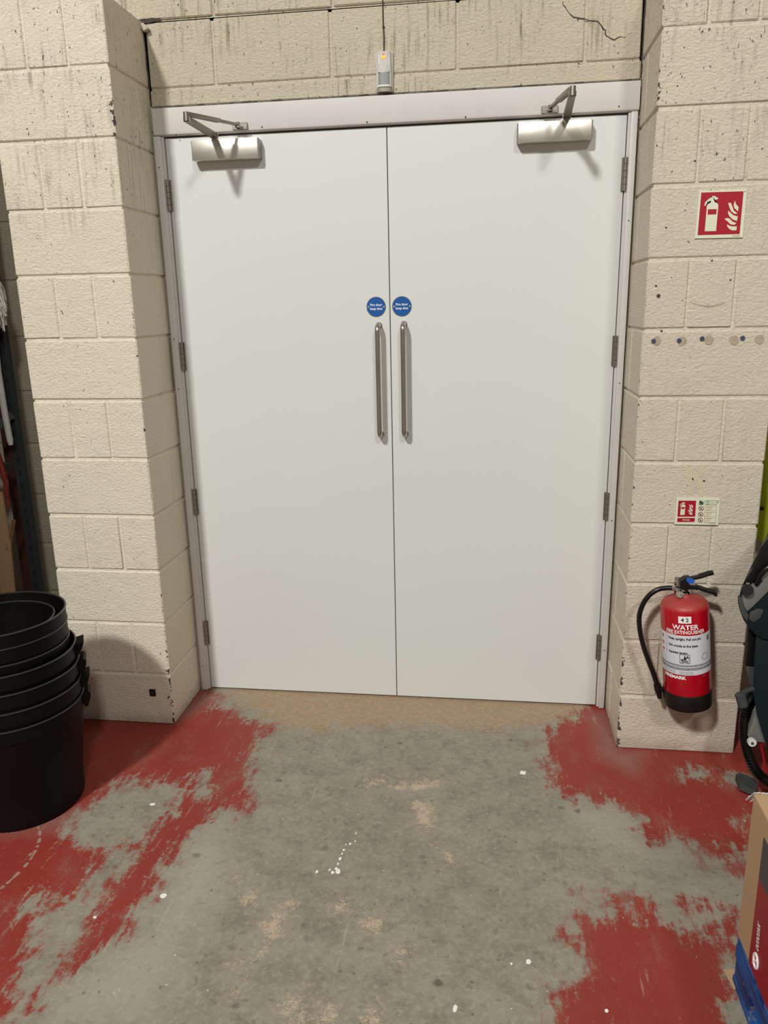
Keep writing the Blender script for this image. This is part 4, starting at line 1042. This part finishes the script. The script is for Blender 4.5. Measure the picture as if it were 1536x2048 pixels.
bm = new(); add_tube(bm, [aty(1480, 1388, -.62), aty(1486, 1411, -.62)], .0165, 18); add_tube(bm, [aty(1484, 1386, -.62), aty(1508, 1376, -.58)], .008, 10); tb_ = obj('grey_nozzle', bm, M['mgrey_d'], mc, smooth=40)
bm = new(); add_disc(bm, aty(1486.1, 1411.5, -.62), tuple((aty(1486, 1411, -.62) - aty(1480, 1388, -.62)).normalized()), .0125, .0022, 16); obj('nozzle_mouth', bm, M['gap'], tb_)
hs = spline([aty(1512, 1360, -.44), aty(1504, 1392, -.46), aty(1491, 1430, -.52), aty(1489, 1470, -.56), aty(1497, 1510, -.60), aty(1516, 1546, -.63), aty(1550, 1570, -.66), aty(1610, 1580, -.66)], 14)
bm = new(); add_tube(bm, hs, [.0165 + (.0035 if k % 2 else -.0015) for k in range(len(hs))], 14); obj('suction_hose', bm, M['rubber'], mc, smooth=25, label='black corrugated suction hose')
bm = new(); add_tube(bm, spline([aty(1521, 1486, -.56), aty(1528, 1520, -.56), aty(1530, 1555, -.56)], 5), .004, 8); obj('red_cable', bm, M['red_sign'], mc, smooth=60)
bm = new(); add_prism(bm, [atz(x, y, .012) for x, y in [(1470, 1560), (1478, 1556), (1494, 1561), (1512, 1572), (1512, 1590), (1498, 1588), (1479, 1580)]], (0, 0, .022)); obj('squeegee_end', bm, M['mgrey_d'], mc)
bm = new(); add_tube(bm, [(1.42, MY + .02, .10), (1.42, MY + .07, .10)], .10, 28); obj('wheel', bm, M['rubber'], mc, smooth=40)
bm = new(); add_box(bm, (1.24, MY + .05, .075), (1.85, MY + .25, .16), .01, 2); obj('chassis', bm, M['mgrey_d'], mc, smooth=40)
bm = new(); add_tube(bm, [(1.38, MY + .15, .0), (1.38, MY + .15, .09)], .10, 28); obj('scrub_brush', bm, M['black_plastic'], mc, smooth=40)

# hi-vis jacket hanging behind the right pier
hv = thing('hi_vis_jacket', 'yellow high-visibility jacket hanging just behind the right pier', 'jacket', (0, 0, 0))
bm = new(); nU, nV = 26, 30; g = []
bl = aty(1512, 1092, -.17)
for j in range(nV + 1):
    v = j / nV; row = []
    for i in range(nU + 1):
        u = i / nU
        x0 = 1.135 + .02 * v
        x = x0 + u * (.34 - .05 * v) + .006 * math.sin(9 * v + 5 * u)
        zb = bl.z - .012 + .05 * abs(math.sin(u * 13 + .4))
        z = zb + (1.62 - zb) * v
        y = -.155 + .018 * math.sin(u * 24 + 2 * v) + .012 * math.sin(u * 11 - 3 * v)
        row.append(bm.verts.new((x, y, z)))
    g.append(row)
for j in range(nV):
    for i in range(nU): bm.faces.new((g[j][i], g[j][i + 1], g[j + 1][i + 1], g[j + 1][i]))
r = bmesh.ops.solidify(bm, geom=bm.faces[:], thickness=.004)
obj('jacket_body', bm, M['hivis'], hv, smooth=60)
p = aty(1524, 1017, -.18); bm = box((p.x - .010, -.185, p.z - .006), (p.x + .006, -.168, p.z + .006), .001); obj('toggle', bm, M['black_plastic'], hv)
bm = new(); add_tube(bm, [(1.30, -.145, 1.60), (1.30, -.06, 1.62), (1.30, .002, 1.62)], .006, 8); obj('coat_hook', bm, M['steel_d'], hv, smooth=50)

# ------------------------------------------------------------------ litter on the floor
def scrap(px, py, a, b, n, label, name='paper_scrap', rot=0.0, mat='paper'):
    p = atz(px, py, 0.0005); bm = new()
    pts = []
    for k in range(n):
        th = k * 2 * PI / n + rot; f = random.uniform(.75, 1.15) if n > 4 else 1
        pts.append((p.x + a * f * math.cos(th), p.y + b * f * math.sin(th), .0005))
    add_prism(bm, pts, (0, 0, .0016)); tag(obj(name, bm, M[mat]), label, 'litter')
scrap(1046, 1546, .014, .014, 4, 'small square white paper scrap on grey floor, right of centre', rot=.5)
scrap(328, 1792, .011, .011, 6, 'largest white paint flake, at the left red paint edge', 'paint_flake')
scrap(305, 1609, .010, .007, 6, 'white paint flake on the grey patch near the bins', 'paint_flake')
scrap(1057, 1924, .007, .009, 5, 'white flake on bare floor by the lower right red paint', 'paint_flake')
scrap(1023, 1928, .004, .004, 5, 'tiny white flake left of another by the right red paint', 'paint_flake')
scrap(910, 2018, .006, .014, 6, 'long white flake at the bottom middle of the floor', 'paint_flake', .4)
scrap(190, 1835, .007, .005, 5, 'pale flake among the left red paint', 'paint_flake')
scrap(1213, 2022, .005, .005, 5, 'tiny white flake on the lower right red paint', 'paint_flake')
bm = new()
for px, py, s in [(710, 1683, .003), (700, 1688, .004), (692, 1690, .003), (688, 1700, .004), (684, 1708, .004), (680, 1718, .005), (676, 1728, .004), (672, 1738, .005), (676, 1744, .009), (665, 1746, .006), (660, 1740, .004), (634, 1744, .005), (712, 1667, .003)]:
    p = atz(px, py, 0); n = 7
    add_prism(bm, [(p.x + s * random.uniform(.6, 1.2) * math.cos(k * 2 * PI / n), p.y + s * random.uniform(.8, 1.8) * math.sin(k * 2 * PI / n), .0004) for k in range(n)], (0, 0, .0008))
o = obj('paint_drips', bm, M['paper']); tag(o, 'trail of white paint drips on the middle of the grey floor', 'paint', kind='stuff')

# long pale scrapes in the red paint (part of the floor)
bm = new()
def floor_ribbon(px, w):
    pts = spline([atz(x, y, .0006) for x, y in px], 6); prev = None
    for i, p in enumerate(pts):
        d = pts[min(i + 1, len(pts) - 1)] - pts[max(i - 1, 0)]; n = Vector((-d.y, d.x, 0)).normalized() * w * random.uniform(.25, .6)
        cur = (bm.verts.new(p + n), bm.verts.new(p - n))
        if prev and random.random() < .8: bm.faces.new((prev[0], cur[0], cur[1], prev[1]))
        prev = cur
floor_ribbon([(76, 1652), (80, 1672), (72, 1700), (52, 1730), (25, 1757), (0, 1778)], .010)
floor_ribbon([(536, 1500), (556, 1512), (572, 1524)], .003)
floor_ribbon([(528, 1545), (540, 1565), (541, 1585)], .003)
floor_ribbon([(1040, 1560), (1100, 1590), (1150, 1602)], .003)
floor_ribbon([(1185, 1710), (1205, 1735), (1230, 1755)], .002)
o = obj('scrape', bm, M['scrape'], floor); o['kind'] = 'stuff'
